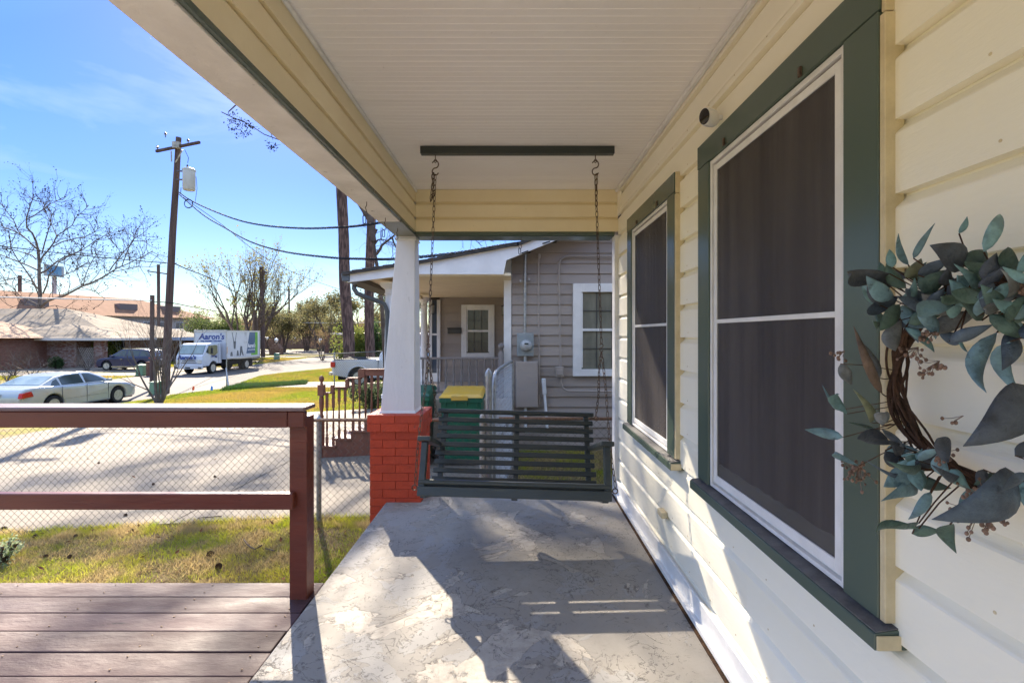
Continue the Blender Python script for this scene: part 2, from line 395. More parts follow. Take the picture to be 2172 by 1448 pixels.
# ================= OUR PORCH HOUSE =================
H = thing('porch_house', 'cream sided house with green window casings and roofed porch, nearest the camera', 'house', (.85,1.5,0))
slab = MB().box(-1.02,.812,-3,3.9,-.62,0).build('porch_floor', M['slab'], H, bevel=.008)
# wall
wall = MB().box(.886,5.2,-3,3.97,-.6,2.52).build('wall', mat('wall_sheathing', (.10,.08,.06), rough=.9), H)
E = .166
prof = [(0,0),(0,.132),(.003,.137),(.010,.143),(.018,.151),(.026,.160),(.027,.166),(.034,.166),(.034,0)]
wins = [(1.071,2.126,.64,2.165), (2.442,3.466,.64,2.165)]
def board(ya, yb, z0, hmax=None, dx=0.):
    pr = [(.85+x+dx, z0+z) for x, z in prof]
    if hmax is not None: pr = [(.85,z0),(.85,hmax),(.884,hmax),(.884,z0)]
    m_ = MB(); n = len(pr)
    m_.add([(p[0],ya,p[1]) for p in pr]+[(p[0],yb,p[1]) for p in pr], [tuple(range(n)), tuple(range(2*n-1,n-1,-1))]+[(i,i+n,(i+1)%n+n,(i+1)%n) for i in range(n)])
    m_.build('siding_board', M['cream'], wall)
brk = random.Random(3)
for k in range(-11, 4):
    z0 = 1.808+k*E; spans = [(-3., 3.88)]; top = z0+E
    for (a, b, c, d) in wins:
        if top > c+.03 and z0 < d-.03:
            ns = []
            for s_ in spans:
                if s_[0] < a and s_[1] > b: ns += [(s_[0], a+.02), (b-.02, s_[1])]
                else: ns.append(s_)
            spans = ns
    for (a, b) in spans:
        if b-a > 3.5 and z0 < .8:
            c = 1.9+brk.uniform(-.8,.9); board(a, c-.0008, z0); board(c+.0008, b, z0, dx=.0007)
        else: board(a, b, z0)
board(-3, 3.88, 1.808+4*E, 2.508)
nl = MB(); rn = random.Random(8)
for k in range(-11, 4):
    for q in range(16):
        yq = .35+q*.245+rn.uniform(-.02,.02); zq = 1.808+k*E+.022+rn.uniform(-.003,.003)
        if any(a-.02 < yq < b+.02 and c-.03 < zq < d+.02 for a,b,c,d in wins): continue
        nl.lathe([(.0035,.8502),(.0030,.8490),(.0004,.8488)], (0,yq,zq), 7, 'x')
nlo = nl.build('nail_heads', M['trimcream'], wall); nlo['kind'] = 'stuff'
MB().box(.812,.838,-3,3.88,.008,.035).box(.832,.85,-3,3.88,.03,.125).build('base_board', M['white'], wall, bevel=.003)
MB().box(.800,.8135,-3,3.9,-.02,.006).build('gap_debris', mat('brown_debris', (.10,.055,.03), (.05,.03,.02), 40, .9, .8), wall)
MB().box(.822,.886,3.881,3.982,-.5,2.14).build('corner_board', M['white'], wall, bevel=.003)
MB().box(.842,.862,3.79,3.88,2.3,2.5).box(.846,.849,-3,3.88,2.33,2.345).build('frieze_trim', M['cream'], wall, bevel=.002)
# crown trims
MB().box(.822,.85,-3,3.87,2.487,2.51).build('crown_trim', M['white'], H, bevel=.006)
MB().box(-.815,-.800,-3,3.87,2.487,2.51).build('crown_trim', M['white'], H, bevel=.004)
# ceiling of beaded planks
ceil = MB().box(-1.25,5.4,-3.05,4.35,2.535,2.70).build('ceiling', M['under'], H)
cp = [(0.0,.002),(.0015,.002),(.004,0),(.038,0),(.0395,.0012),(.041,.0012),(.0425,0),(.079,0),(.0815,.002),(.083,.002),(.083,.02),(0,.02)]
cm = MB().prism([(p[0], p[1]) for p in cp], -.815, .85, 'x').mesh('ceiling_plank')
cm.materials.append(M['ceil'])
for i in range(83):
    y = 3.875-.083*(i+1)
    if y < -3: break
    link_mesh('ceiling_plank', cm, None, ceil, (0, y, 2.512))
# beams
bp_ = [(0,0),(0,.096),(.004,.101),(.011,.108),(.016,.116),(.018,.1235),(.03,.1235),(.03,0)]
beamL = MB().box(-.975,-.84,-3,4.08,2.148,2.52).build('side_beam', M['under'], H)
beamF = MB().box(-.83,.83,3.905,4.08,2.145,2.52).build('end_beam', M['under'], H)
for k in range(3):
    z0 = 2.166+k*.1215; h = .1235 if k < 2 else None
    pl = bp_ if k < 2 else [(0,0),(0,2.512-z0),(.03,2.512-z0),(.03,0)]
    pl2 = [(-.815-x, z0+z) for x, z in pl]; n = len(pl2)
    MB().add([(p[0],-3,p[1]) for p in pl2]+[(p[0],3.875,p[1]) for p in pl2], [tuple(range(n)), tuple(range(2*n-1,n-1,-1))]+[(i,i+n,(i+1)%n+n,(i+1)%n) for i in range(n)]).build('beam_board', M['tan'], beamL)
    MB().prism([(3.875+x, z0+z) for x, z in pl], -.815, .85, 'x').build('beam_board', M['tan'], beamF)
MB().box(-.829,-.811,-3,3.872,2.143,2.165).build('beam_strip', M['green'], beamL, bevel=.002)
MB().box(-.815,.822,3.871,3.90,2.138,2.165).build('beam_strip', M['green'], beamF, bevel=.002)
MB().box(-.985,-.830,-3,3.40,2.134,2.147).build('soffit_board', M['under'], beamL, bevel=.002)
MB().box(-.985,-.818,3.405,4.085,2.134,2.147).build('soffit_board', M['swing'] if False else mat('soffit_grey_green', (.17,.18,.15), (.22,.22,.19), 8, .3, .2), beamL, bevel=.002)
MB().box(-.817,.822,3.902,4.085,2.133,2.144).build('soffit_board', M['green'], beamF, bevel=.002)
# roof above
MB().hexa([(-1.2,-3.1,2.71),(5.5,-3.1,2.71),(5.5,4.4,2.71),(-1.2,4.4,2.71)],[(-1.2,-3.1,2.74),(5.5,-3.1,4.6),(5.5,4.4,4.6),(-1.2,4.4,2.74)]).build('roof', mat('shingle_roof', (.08,.075,.07), (.12,.11,.10), 6, .9, .5), H)
# pier of painted bricks
pier = MB().box(-1.137,-.745,3.728,4.105,-.62,.565).box(-1.15,-.732,3.70,4.12,.566,.685).build('brick_pier', M['mortar'], H)
CH = .0655
def brick(x0,x1,y0,y1,z0):
    j = .0013
    g = rnd.uniform(-.0012,.0012)
    m_ = MB().box(x0+j,x1-j,y0+j+g,y1-j+g,z0+j,z0+CH-j).build('brick', M['brick'], pier, bevel=.0016)
def course(x0,x1,y0,y1,z0,odd):
    d = .095
    L = x1-x0; D = y1-y0
    if odd: fx = [x0, x0+L*.25, x0+L*.75, x1]; sy_ = [y0+d, (y0+y1)/2, y1-d]
    else: fx = [x0, x0+L*.5, x1]; sy_ = [y0+d, y0+D*.38, y1-d-.02, y1-d]
    for a, b in zip(fx, fx[1:]): brick(a,b,y0,y0+d,z0); brick(a,b,y1-d,y1,z0)
    for a, b in zip(sy_, sy_[1:]):
        if b-a < .03: continue
        brick(x0,x0+d,a,b,z0); brick(x1-d,x1,a,b,z0)
z = .690-CH; k = 0
while z > -.6:
    if k < 2: course(-1.159,-.723,3.69,4.13,z,k % 2)
    else: course(-1.144,-.738,3.715,4.112,z,k % 2)
    z -= CH; k += 1
MB().box(-1.155,-.727,3.694,4.126,.684,.692).build('pier_cap', M['brick'], pier, bevel=.003)
# tapered column
def sq(cx,cy,h,z,h2=None): 
    h2 = h2 or h
    return [(cx-h,cy-h2,z),(cx+h,cy-h2,z),(cx+h,cy+h2,z),(cx-h,cy+h2,z)]
colm = MB().hexa(sq(-.94,3.91,.136,.69), sq(-.902,3.975,.076,2.105)).build('porch_column', M['column'], H, bevel=.004)
MB().hexa(sq(-.94,3.91,.150,.692), sq(-.939,3.911,.134,.715)).build('column_base', M['column'], colm, bevel=.003)
MB().box(-.990,-.815,3.885,4.06,2.100,2.118).box(-.984,-.820,3.892,4.053,2.118,2.134).build('column_cap', M['white'], colm, bevel=.004)

# windows
def window(y0, y1, name='window'):
    w = MB().box(.86,.884,y0+.1,y1-.1,.70,2.07).build('window', mat('dark_interior_glass', (.02,.02,.025), rough=.1), H)
    X = .825
    MB().box(X,.872,y0,y0+.115,.682,2.062).box(X,.872,y1-.115,y1,.682,2.062).box(X-.001,.872,y0-.003,y1+.003,2.064,2.165).build('casing', M['green'], w, bevel=.002)
    MB().box(X+.002,.872,y0-.018,y0-.0012 ,.682,2.05).box(X+.004,.872,y0-.016,y0-.004,2.054,2.163).build('casing_edge', M['trimcream'], w, bevel=.002)
    # sill sloping outwards
    MB().hexa([(.796,y0-.028,.628),(.88,y0-.028,.628),(.88,y1+.02,.628),(.796,y1+.02,.628)],[(.796,y0-.028,.665),(.88,y0-.028,.677),(.88,y1+.02,.677),(.796,y1+.02,.665)]).build('sill', M['green'], w, bevel=.002)
    MB().hexa([(.800,y0-.026,.667),(.87,y0-.026,.677),(.87,y1+.018,.677),(.800,y1+.018,.667)],[(.800,y0-.026,.6695),(.87,y0-.026,.6795),(.87,y1+.018,.6795),(.800,y1+.018,.6695)]).build('sill_top', M['greentop'], w)
    MB().box(.798,.852,y0-.034,y0-.029,.631,.663).build('sill_end', M['trimcream'], w, bevel=.0015)
    a, b = y0+.117, y1-.117; z0, z1 = .684, 2.062
    # outer white jamb and screen frame
    MB().box(.832,.87,a,a+.014,z0,z1).box(.832,.87,b-.014,b,z0,z1).box(.833,.87,a+.014,b-.014,z1-.018,z1).box(.833,.87,a+.014,b-.014,z0,z0+.014).build('jamb', M['white'], w, bevel=.0015)
    fa, fb, f0, f1 = a+.022, b-.022, z0+.022, z1-.026
    t = .026
    MB().box(.838,.85,fa,fa+t,f0,f1).box(.838,.85,fb-t,fb,f0,f1).box(.8385,.85,fa+t,fb-t,f1-t,f1).box(.8385,.85,fa+t,fb-t,f0,f0+t+.008).box(.8385,.85,fa+t,fb-t,1.372,1.388).build('screen_frame', M['white'], w, bevel=.0015)
    MB().box(.8425,.8432,fa+t-.004,fb-t+.004,f0+t,f1-t).build('screen_mesh', M['screen'], w)
    # curtain folds behind
    cu = MB(); N = 60; pts = []
    for i in range(N+1):
        y = a+.01+(b-a-.02)*i/N; pts.append((.8555+.0022*math.sin(i*.9+math.sin(i*.23)*2.5), y))
    cu.add([(p[0],p[1],z0-.03) for p in pts]+[(p[0],p[1],z1-.02) for p in pts], [(i,i+1,i+2+N,i+1+N) for i in range(N)])
    cu.build('curtain', mat('curtain_cloth', (.50,.40,.34), (.26,.21,.19), 3, .9, stretch=(1,4,.15)), w, smooth=True)
    h_ = MB()
    for yy in (y0+.28, y1-.28): h_.box(X-.008,X-.002,yy,yy+.012,2.068,2.095)
    h_.build('screen_hanger', M['rust'], w)
    return w
M['screen'] = mat('sun_screen_mesh', (.050,.044,.045), (.085,.076,.075), 5, .55, .15, 400, stretch=(1,1,.2), alpha=.52)
window(1.071,2.126); window(2.442,3.466)

# outlet on wall
MB().box(.815,.85,2.62,2.70,.30,.335).solo('faucet_cover', M['trimcream'], 'small cream box fixed low on the siding under the gap between the windows', 'wall box', bevel=.004)
# security camera
sc_ = thing('security_camera', 'small white security camera mounted above the nearer window casing', 'camera', (.83,1.93,2.215))
MB().lathe([(.010,-.012),(.010,.02)], (.835,1.935,2.215), 10, 'x').build('mount', M['white'], sc_, smooth=True)
mc = Matrix.Translation((.795,1.93,2.213)) @ Matrix.Rotation(R(150),4,'Z') @ Matrix.Rotation(R(8),4,'Y')
cb = MB().lathe([(.012,-.038),(.024,-.034),(.029,-.02),(.030,.012),(.027,.026)], (0,0,0), 20, 'x').xf(Matrix.Translation((.795,1.93,2.213)) @ Matrix.Rotation(R(-148),4,'Z') @ Matrix.Rotation(R(6),4,'Y') @ Matrix.Diagonal((1.1,.95,1.25,1))).build('body', M['white'], sc_, smooth=50)
MB().lathe([(.0005,.0262),(.024,.0262),(.0255,.028),(.022,.031),(.0005,.032)], (0,0,0), 20, 'x').xf(Matrix.Translation((.795,1.93,2.213)) @ Matrix.Rotation(R(-148),4,'Z') @ Matrix.Rotation(R(6),4,'Y') @ Matrix.Diagonal((1.1,.95,1.25,1))).build('lens_face', mat('black_gloss', (.012,.010,.010), rough=.12), sc_, smooth=50)

# ================= PORCH SWING =================
S = thing('porch_swing', 'dark green slatted porch swing bench hanging on rusty chains', 'swing', (0,3.0,.45))
tilt = -R(16.5)
SM = Matrix.Translation((0,2.70,.478)) @ Matrix.Rotation(R(1.65),4,'Y') @ Matrix.Rotation(tilt,4,'X')
def sbox(m_, *a): k_ = len(m_.v); m_.box(*a); m_.xf(SM, k_)
def sw(name, *boxes, bevel=.004):
    m_ = MB()
    for b_ in boxes: sbox(m_, *b_)
    return m_.build(name, M['swing'], S, bevel=bevel, segs=2)
m_ = MB().tube([(-.553,.012,-.012),(.553,.012,-.012)], .017, 12); m_.xf(SM); m_.build('front_roll', M['swing'], S, smooth=50)
sw('front_rail', (-.553,.553,-.012,.010,-.088,-.034))
for i in range(7): y = .05+i*.064; sw('seat_slat', (-.545,.545,y,y+.042,-.036,-.018))
for x in (-.52,0,.52): sw('seat_support', (x-.018,x+.018,.012,.50,-.10,-.038))
la = R(9.5)
BM = SM @ Matrix.Translation((0,.50,-.03)) @ Matrix.Rotation(-la,4,'X')
def bk(name, *boxes, bevel=.003):
    m_ = MB()
    for b_ in boxes:
        k_ = len(m_.v); m_.box(*b_); m_.xf(BM, k_)
    return m_.build(name, M['swing'], S, bevel=bevel)
for i in range(8):
    z = .012+i*.0585; x = .555 if i < 2 else .547
    bk('back_slat', (-x,x,-.018,-.002,z,z+.033))
bk('top_rail', (-.555,.555,-.03,.0,.485,.512)); bk('top_rail', (-.55,.55,.035,.055,.505,.53))
for x in (-.505,0.01,.505): bk('back_post', (x-.017,x+.017,0,.034,-.06,.50))
for s_ in (-1,1):
    m_ = MB(); c = s_*.535
    m_.prism([(c-.038,-.03),(c+.038,-.03),(c+.042,.03),(c+.034,.30),(c+.02,.56),(c-.03,.56),(c-.034,.30),(c-.042,.03)], .215,.243, 'z'); m_.xf(SM)
    m_.build('arm_rest', M['swing'], S, bevel=.006, segs=2)
    sw('arm_post', (c-.018,c+.018,.0,.045,-.09,.213))
# chains
lm = MB(); ring = []
for i in range(12):
    a = 2*math.pi*i/12; ring.append((.0065*math.cos(a)*1.15, 0, .0165*math.sin(a)+ (.004 if math.sin(a) > 0 else -.004)))
for i in range(12): lm.tube([ring[i], ring[(i+1) % 12]], .0022, 4, False)
lmesh = lm.mesh('chain_link', smooth=True); lmesh.materials.append(M['rust'])
def chain(p0, p1, parent, sag=0.0, name='chain', wob=0.):
    p0, p1 = Vector(p0), Vector(p1); L = (p1-p0).length; n = max(2, int(round(L/.0335)))
    pts = []
    for i in range(n+1):
        t = i/n; p = p0.lerp(p1, t); p.z -= sag*4*t*(1-t); p.x += wob*math.sin(t*7); pts.append(p)
    top = MB().tube([pts[0]+Vector((0,0,.004)), pts[0]-Vector((0,0,.004))], .004, 6).build(name, M['rust'], parent)
    for i in range(n):
        c = (pts[i]+pts[i+1])/2; d = (pts[i+1]-pts[i]).normalized()
        o = link_mesh('chain_link', lmesh, None, top, c)
        q = Vector((0,0,-1)).rotation_difference(d)
        o.rotation_mode = 'QUATERNION'; o.rotation_quaternion = q @ Quaternion((0,0,1), R(45 + (i % 2)*90 + rnd.uniform(-14,14)))
    return top
def s_hook(c, parent, r=.017, th=.0038):
    pts = []
    for i in range(11): a = R(200-i*25); pts.append((c[0]+r*math.cos(a), c[1], c[2]+r+r*math.sin(a)))
    for i in range(11): a = R(130+i*25); 
    pts = [Vector((c[0]+r*math.cos(R(a))*1.0, c[1], c[2]+r*1.15+r*1.15*math.sin(R(a)))) for a in range(160,-91,-25)]
    pts += [Vector((c[0]-r*math.cos(R(a))*1.0, c[1], c[2]-r*1.15-r*1.15*math.sin(R(a)))) for a in range(-65,161,25)]
    return MB().tube(pts, th, 6).build('s_hook', M['rust'], parent, smooth=True)
for s_ in (-1,1):
    xt = -.504 if s_ < 0 else .511
    MB().tube([(xt,2.99,2.46),(xt,2.99,2.435),(xt+.011,2.99,2.422),(xt,2.99,2.410),(xt-.011,2.99,2.420),(xt-.002,2.99,2.432)], .0032, 6).build('eye_screw', M['rust'], S, smooth=True)
    s_hook((xt,2.99,2.378), S, .02)
    xm = s_*.548; zm = 1.24
    chain((xt,2.99,2.335),(xm,2.985,zm+.03), S)
    s_hook((xm,2.985,zm), S, .011, .003)
    xf, zf = (-.583,.435) if s_ < 0 else (.583,.415)
    xr, zr = (-.557,.755) if s_ < 0 else (.575,.73)
    chain((xm,2.98,zm-.03),(xf,2.745,zf+.02), S, wob=.004); chain((xm,2.99,zm-.03),(xr,3.33,zr+.02), S, wob=-.004)
    for (xx,yy,zz) in ((xf,2.74,zf),(xr,3.33,zr)):
        MB().tube([(xx+.015*math.cos(R(a)),yy,zz+.015*math.sin(R(a))) for a in range(0,361,30)], .0035, 6, False).tube([(xx-s_*.014,yy,zz),(xx-s_*.045,yy,zz)],.004,6).build('ring_bolt', M['rust'], S, smooth=True)
chain((-.515,2.985,2.345),(-.530,2.98,2.17), S); chain((-.530,2.98,2.17),(-.512,2.98,2.21), S); chain((-.522,2.995,2.34),(-.520,3.0,2.20), S)
chain((.52,2.99,2.34),(.516,2.995,2.14), S)
MB().box(-.596,.628,2.965,3.010,2.462,2.509).solo('swing_bracket', M['swing'], 'dark green wooden bar screwed to the ceiling that carries the swing', 'hanging bar', bevel=.002)
# plant hooks under the beams
def plant_hook(p, label, carab=True):
    t = thing('plant_hook', label, 'hook', p)
    x, y, z = p
    MB().tube([(x,y,z),(x,y,z-.02),(x-.008,y,z-.035),(x-.002,y,z-.055),(x+.004,y,z-.075),(x-.006,y,z-.088),(x-.018,y,z-.085),(x-.022,y,z-.07)], .0026, 6).build('screw_hook', M['rust'], t, smooth=True)
    if carab: MB().tube([(x-.014+.009*math.cos(R(a)),y,z-.108+(.017 if math.sin(R(a))>0 else -.017)+.008*math.sin(R(a))) for a in range(0,361,30)], .0032, 6, False).build('carabiner', mat('black_metal', (.03,.03,.035), rough=.4), t, smooth=True)
plant_hook((-.905,2.88,2.133), 'hook with oval carabiner under the side beam, farthest from the column')
plant_hook((-.90,3.28,2.133), 'hook with small carabiner under the side beam, just before the green soffit')
plant_hook((-.895,3.60,2.133), 'bare curved hook under the side beam beside the column top', False)
plant_hook((.055,3.98,2.132), 'hook with carabiner under the middle of the far end beam')

# ================= DECK AND RAILING =================
D = thing('wooden_deck', 'reddish brown stained board deck beside the porch floor', 'deck', (-1.5,1.5,-.02))
y = 2.557; i = 0
while y > -1.0:
    w = .1355
    k_ = rnd.uniform(-.002,.002)
    MB().box(-3.3,-1.034+rnd.uniform(-.004,.004),y-w,y,-.055,-.018+k_).build('deck_board', M['deck'], D, bevel=.005, segs=2)
    y -= .1405; i += 1
MB().box(-3.3,-1.05,2.49,2.53,-.30,-.06).box(-3.3,-1.05,-.9,-.86,-.30,-.06).box(-1.10,-1.06,-.86,2.49,-.30,-.06).build('joist', M['rail'], D)
scr = MB(); yy_ = 2.557
while yy_ > 1.2:
    for xx_ in (-1.10,-1.62,-2.14,-2.66):
        for dy_ in (.03,.105): scr.lathe([(.0042,-.0165),(.0036,-.0145),(.0005,-.0142)], (xx_+rnd.uniform(-.006,.006),yy_-dy_+rnd.uniform(-.006,.006),0), 7)
    yy_ -= .1405
so_ = scr.build('screw_heads', M['rust'], D); so_['kind'] = 'stuff'
RL = thing('deck_railing', 'dark red brown wooden railing along the far edge of the deck', 'railing', (-1.1,2.43,-.02))
for x in (-1.1,-3.25): MB().box(x-.044,x+.044,2.392,2.481,-.3,.905).build('post', M['rail'], RL, bevel=.003)
MB().box(-3.3,-1.136,2.352,2.390,.860,.940).build('top_rail', M['rail'], RL, bevel=.004)
MB().box(-3.3,-1.050,2.346,2.486,.942,.962).build('cap_board', mat('cap_paint_sun_glare', (.15,.085,.08), (.22,.15,.14), 5, .4, .3, 40, stretch=(.2,1,1)), RL, bevel=.004)  # paler than the rail paint: sun glare on the top is in the colour
MB().box(-1.134,-1.052,2.352,2.391,.86,.94).build('rail_end', M['rail'], RL, bevel=.004)
MB().box(-3.3,-1.11,2.352,2.391,.450,.530).build('middle_rail', M['rail'], RL, bevel=.004)

# ================= CHAIN LINK FENCES =================
def linkmesh(mb, A, B, za, zb_, w=.072, r=.0022, H_=None, zf=None):
    """diamond mesh from A to B (x,y); zf(x,y)->(bottom, top)"""
    A = Vector(A); B = Vector(B); L = (B-A).length; d = (B-A)/L; n = int(L/(w/2))
    nrm = Vector((-d.y, d.x))
    for i in range(n):
        x0 = i*w/2; pts = []
        p0 = A+d*x0; b0, t0 = zf(p0.x, p0.y); m = int((t0-b0)/(w/2))
        for j in range(m+1):
            side = (j+i) % 2; q = A+d*(x0+(w/2+.002)*side)
            zz = zf(q.x, q.y)[0]+j*w/2; off = nrm*(.0015*(1 if (j % 2) else -1))
            pts.append((q.x+off.x, q.y+off.y, zz))
        mb.tube(pts, r, 3, False)
    return mb
def fence(name, label, A, B, zf, posts, cat='fence', w=.072, pr=.024, rail_m=None, r=.0021, ztop=.0, dome=True):
    f = thing(name, label, cat, (A[0],A[1],zf(*A)[0]))
    linkmesh(MB(), A, B, 0, 0, w, r, zf=zf).build('wire_mesh', M['wire'], f)
    n = 16; A_, B_ = Vector(A), Vector(B)
    MB().tube([(A_.lerp(B_,i/n).x, A_.lerp(B_,i/n).y+.012, zf(*A_.lerp(B_,i/n))[1]+.006) for i in range(n+1)], pr*.72, 8).build('top_rail', rail_m or M['galv'], f, smooth=True)
    for (px_, hh) in posts:
        q = A_.lerp(B_, px_); b0, t0 = zf(q.x, q.y)
        MB().lathe([(pr,b0-.1),(pr,t0-.02+hh),(pr*1.18,t0-.02+hh),(pr*1.18,t0+.01+hh),(pr*.9,t0+.025+hh),(pr*.3,t0+.04+hh),(.003,t0+.075+hh)], (q.x,q.y+.03,0), 12).build('post', M['galv'], f, smooth=50)
    return f
rusty = mat('rusty_rail', (.26,.15,.085), (.16,.085,.05), 30, .7, .3)
fz = lambda x, y: (gz(x,y)+.02, .475+ (x+1.95)*.018 if x < -1.95 else .475)
fence('chain_link_fence', 'low chain link fence between the deck and the driveway', (-8.0,4.62), (-.27,4.62), fz, [(.785,0),(.36,0),(.0,0)], rail_m=rusty)
fence('chain_link_fence', 'short run of chain link fence with rusty top rail behind the swing', (-.16,4.68), (2.6,4.68), lambda x,y: (gz(x,y)+.02,.478), [(1.,0)], rail_m=rusty)
# gate and its posts
gt = thing('chain_link_gate', 'grey chain link gate standing open beside the green bin', 'gate', (-.2,4.75,-.5))
gA, gB = Vector((-.212,4.78)), Vector((-.035,6.42))
zt = lambda t: .925
fr = [(gA.x,gA.y,-.45)]+[(gA.x,gA.y,.80)]+[(gA.lerp(gB,.02).x,gA.lerp(gB,.02).y,.88),(gA.lerp(gB,.06).x,gA.lerp(gB,.06).y,.925)]+[(gA.lerp(gB,t).x,gA.lerp(gB,t).y,.94+.02*t) for t in (.3,.6,.94)]+[(gB.x,gB.y,.93),(gB.x,gB.y,-.45),(gA.x,gA.y,-.45)]
MB().tube(fr, .019, 10).build('frame', M['galv'], gt, smooth=True)
linkmesh(MB(), gA, gB, 0, 0, .06, .002, zf=lambda x,y: (-.43,.93)).build('wire_mesh', M['galv'], gt)
MB().tube([(gA.x,gA.y,.2),(gB.x,gB.y,.2)], .012, 8).build('cross_bar', M['galv'], gt, smooth=True)
MB().lathe([(.03,-.6),(.03,.90),(.036,.90),(.036,.93),(.028,.955),(.012,.975),(.002,.985)], (-.262,4.70,0), 16).solo('gate_post', M['galv'], 'thick galvanised post with domed cap at the gate hinge', 'fence post', smooth=50)
MB().lathe([(.026,-.6),(.026,.50),(.020,.52),(.002,.53)], (-.325,4.70,0), 14).solo('fence_post', mat('cream_pipe', (.62,.58,.50), (.5,.46,.40), 10, .6), 'cream painted pipe post left of the galvanised gate post', 'fence post', smooth=50)
# far fence
fA, fB = G(480,823), G(760,828)
far_f = lambda x, y: (gz(x,y)+.03, gz(x,y)+1.62)
ff = fence('chain_link_fence', 'tall chain link fence between the lawn and the white pickup', (fA.x,fA.y), (fB.x+3.2,fB.y-.6), far_f, [(0,0),(.595,0)], w=.13, pr=.030, r=.0045, rail_m=mat('dull_rail', (.12,.12,.115), rough=.8))
MB().tube([(fA.x+.02,fA.y-.05,fA.z+1.1),(fA.x+.45,fA.y-.5,fA.z-.05)], .035, 8).build('brace', M['galv'], ff, smooth=True)
# ================= GREY NEIGHBOUR HOUSE =================
M['grey'] = mat('grey_siding_paint', (.335,.285,.25), (.305,.26,.228), 2, .6, .2, 40, jitter=.05, stretch=(.3,1,1), c3=(.24,.21,.20), scale3=7, lo3=.68, hi3=.85)
M['white2'] = mat('white_house_trim', (.74,.73,.72), (.66,.65,.64), 4, .5, .1)
M['shingle'] = mat('grey_shingles', (.06,.057,.055), (.11,.105,.10), 9, .95, .6, 30, jitter=.25)
M['pane'] = mat('house_window_glass', (.24,.235,.19), (.15,.15,.12), 2.5, .12, stretch=(1,1,.3))
M['porchceil'] = mat('tan_porch_ceiling', (.78,.66,.45), (.72,.60,.41), 3, .7, .2)
N_ = thing('grey_house', 'grey sided house with white trim and a small covered porch', 'house', (1,8.5,gz(1,8.5)))
W = 7.5
core = MB().box(-.05,6,W+.03,13,-.6,2.2).box(-1.80,0,9.94,13,-.6,2.15).build('wall', mat('house_sheathing', (.08,.07,.07), rough=.9), N_)
EX = .163
bm_cache = {}
def lap(xa, xb, z0, Yf):
    L = round(xb-xa, 3)
    if L not in bm_cache:
        me = MB().prism([(0,0),(0,.004),(.022,EX),(.03,EX),(.03,0)], 0, L, 'x').mesh('siding_board'); me.materials.append(M['grey']); bm_cache[L] = me
    link_mesh('siding_board', bm_cache[L], None, core, (xa, Yf, z0))
fw = (.92, 1.92, .655, 2.12)
for k in range(-4, 22):
    z0 = .0+k*EX*1.0-.0; z1 = z0+EX
    hmax = 2.25+ (0)
    # gable: boards above 2.2 begin further right under the rake
    xa = -.05
    if z0 > 2.3: xa = max(-.05, -.126+(z0-2.415)/.39-.12)
    if z0 > 3.0: break
    if z1 > fw[2]+.02 and z0 < fw[3]-.02:
        lap(xa, fw[0]+.03, z0, W-.002); lap(fw[1]-.03, 5.9, z0, W-.002)
    else: lap(xa, 5.9, z0, W-.002)
MB().prism([(0,2.1),(6,2.1),(6,4.8),(0,2.46)], W+.032, W+1, 'y').build('gable_wall', M['grey'], N_)
MB().box(-.175,-.055,W-.025,W+.03,.33,2.50).build('corner_board', M['white2'], N_, bevel=.003)
MB().box(-.10,-.052,W+.03,9.93,.33,2.14).build('side_wall', M['grey'], N_)
RY = 9.9
rw = (-1.12,-.426,1.33-.495,1.33+.60)
for k in range(-1, 14):
    z0 = .32+k*EX*.98; 
    if z0 > 2.1: break
    if z0+EX > rw[2]+.02 and z0 < rw[3]-.02: lap(-1.58, rw[0]+.03, z0, RY); lap(rw[1]-.03, -.10, z0, RY)
    else: lap(-1.58, -.10, z0, RY)
def hwin(x0,x1,z0,z1,Y,fr,grid,gm='pane'):
    w = MB().box(x0+fr*.8,x1-fr*.8,Y+.006,Y+.012,z0+fr*.8,z1-fr*.8).build('window', M[gm], N_)
    MB().box(x0,x0+fr,Y-.035,Y+.02,z0,z1).box(x1-fr,x1,Y-.035,Y+.02,z0,z1).box(x0+fr,x1-fr,Y-.034,Y+.02,z1-fr,z1).box(x0+fr,x1-fr,Y-.034,Y+.02,z0,z0+fr*.8).build('frame', M['white2'], w, bevel=.003)
    zm = (z0+z1)/2
    MB().box(x0+fr,x1-fr,Y-.018,Y+.005,zm-.02,zm+.02).box(x0+fr,x0+fr+.022,Y-.015,Y+.005,z0+fr,z1-fr).box(x1-fr-.022,x1-fr,Y-.015,Y+.005,z0+fr,z1-fr).build('sash', M['white2'], w)
    g = MB()
    for i in range(1,grid): x = x0+fr+(x1-x0-2*fr)*i/grid; g.box(x-.008,x+.008,Y-.002,Y+.005,z0+fr,z1-fr)
    for zz in (z0+fr+(zm-z0-fr)/2, zm+(z1-fr-zm)/2): g.box(x0+fr,x1-fr,Y-.003,Y+.004,zz-.008,zz+.008)
    g.build('muntins', mat('muntin_dark', (.05,.05,.045)), w)
hwin(fw[0],fw[1],fw[2],fw[3],W-.02,.135,3); M['pane_dark'] = mat('dark_screened_glass', (.045,.042,.036), (.07,.065,.055), 2, .2)
hwin(rw[0],rw[1],rw[2],rw[3],RY-.01,.11,3,'pane_dark')
MB().box(-1.63,-1.56,RY-.05,RY+.03,.32,2.03).box(-1.80,-1.74,RY-.02,RY+.03,.32,2.03).box(-1.74,-1.63,RY-.01,RY+.03,1.29,1.33).box(-1.74,-1.63,RY-.01,RY+.03,.32,.5).build('door_trim', M['white2'], N_)
MB().box(-1.74,-1.63,RY+.01,RY+.03,.32,2.03).build('side_light', mat('blue_grey_glass', (.06,.08,.11), rough=.1), N_)
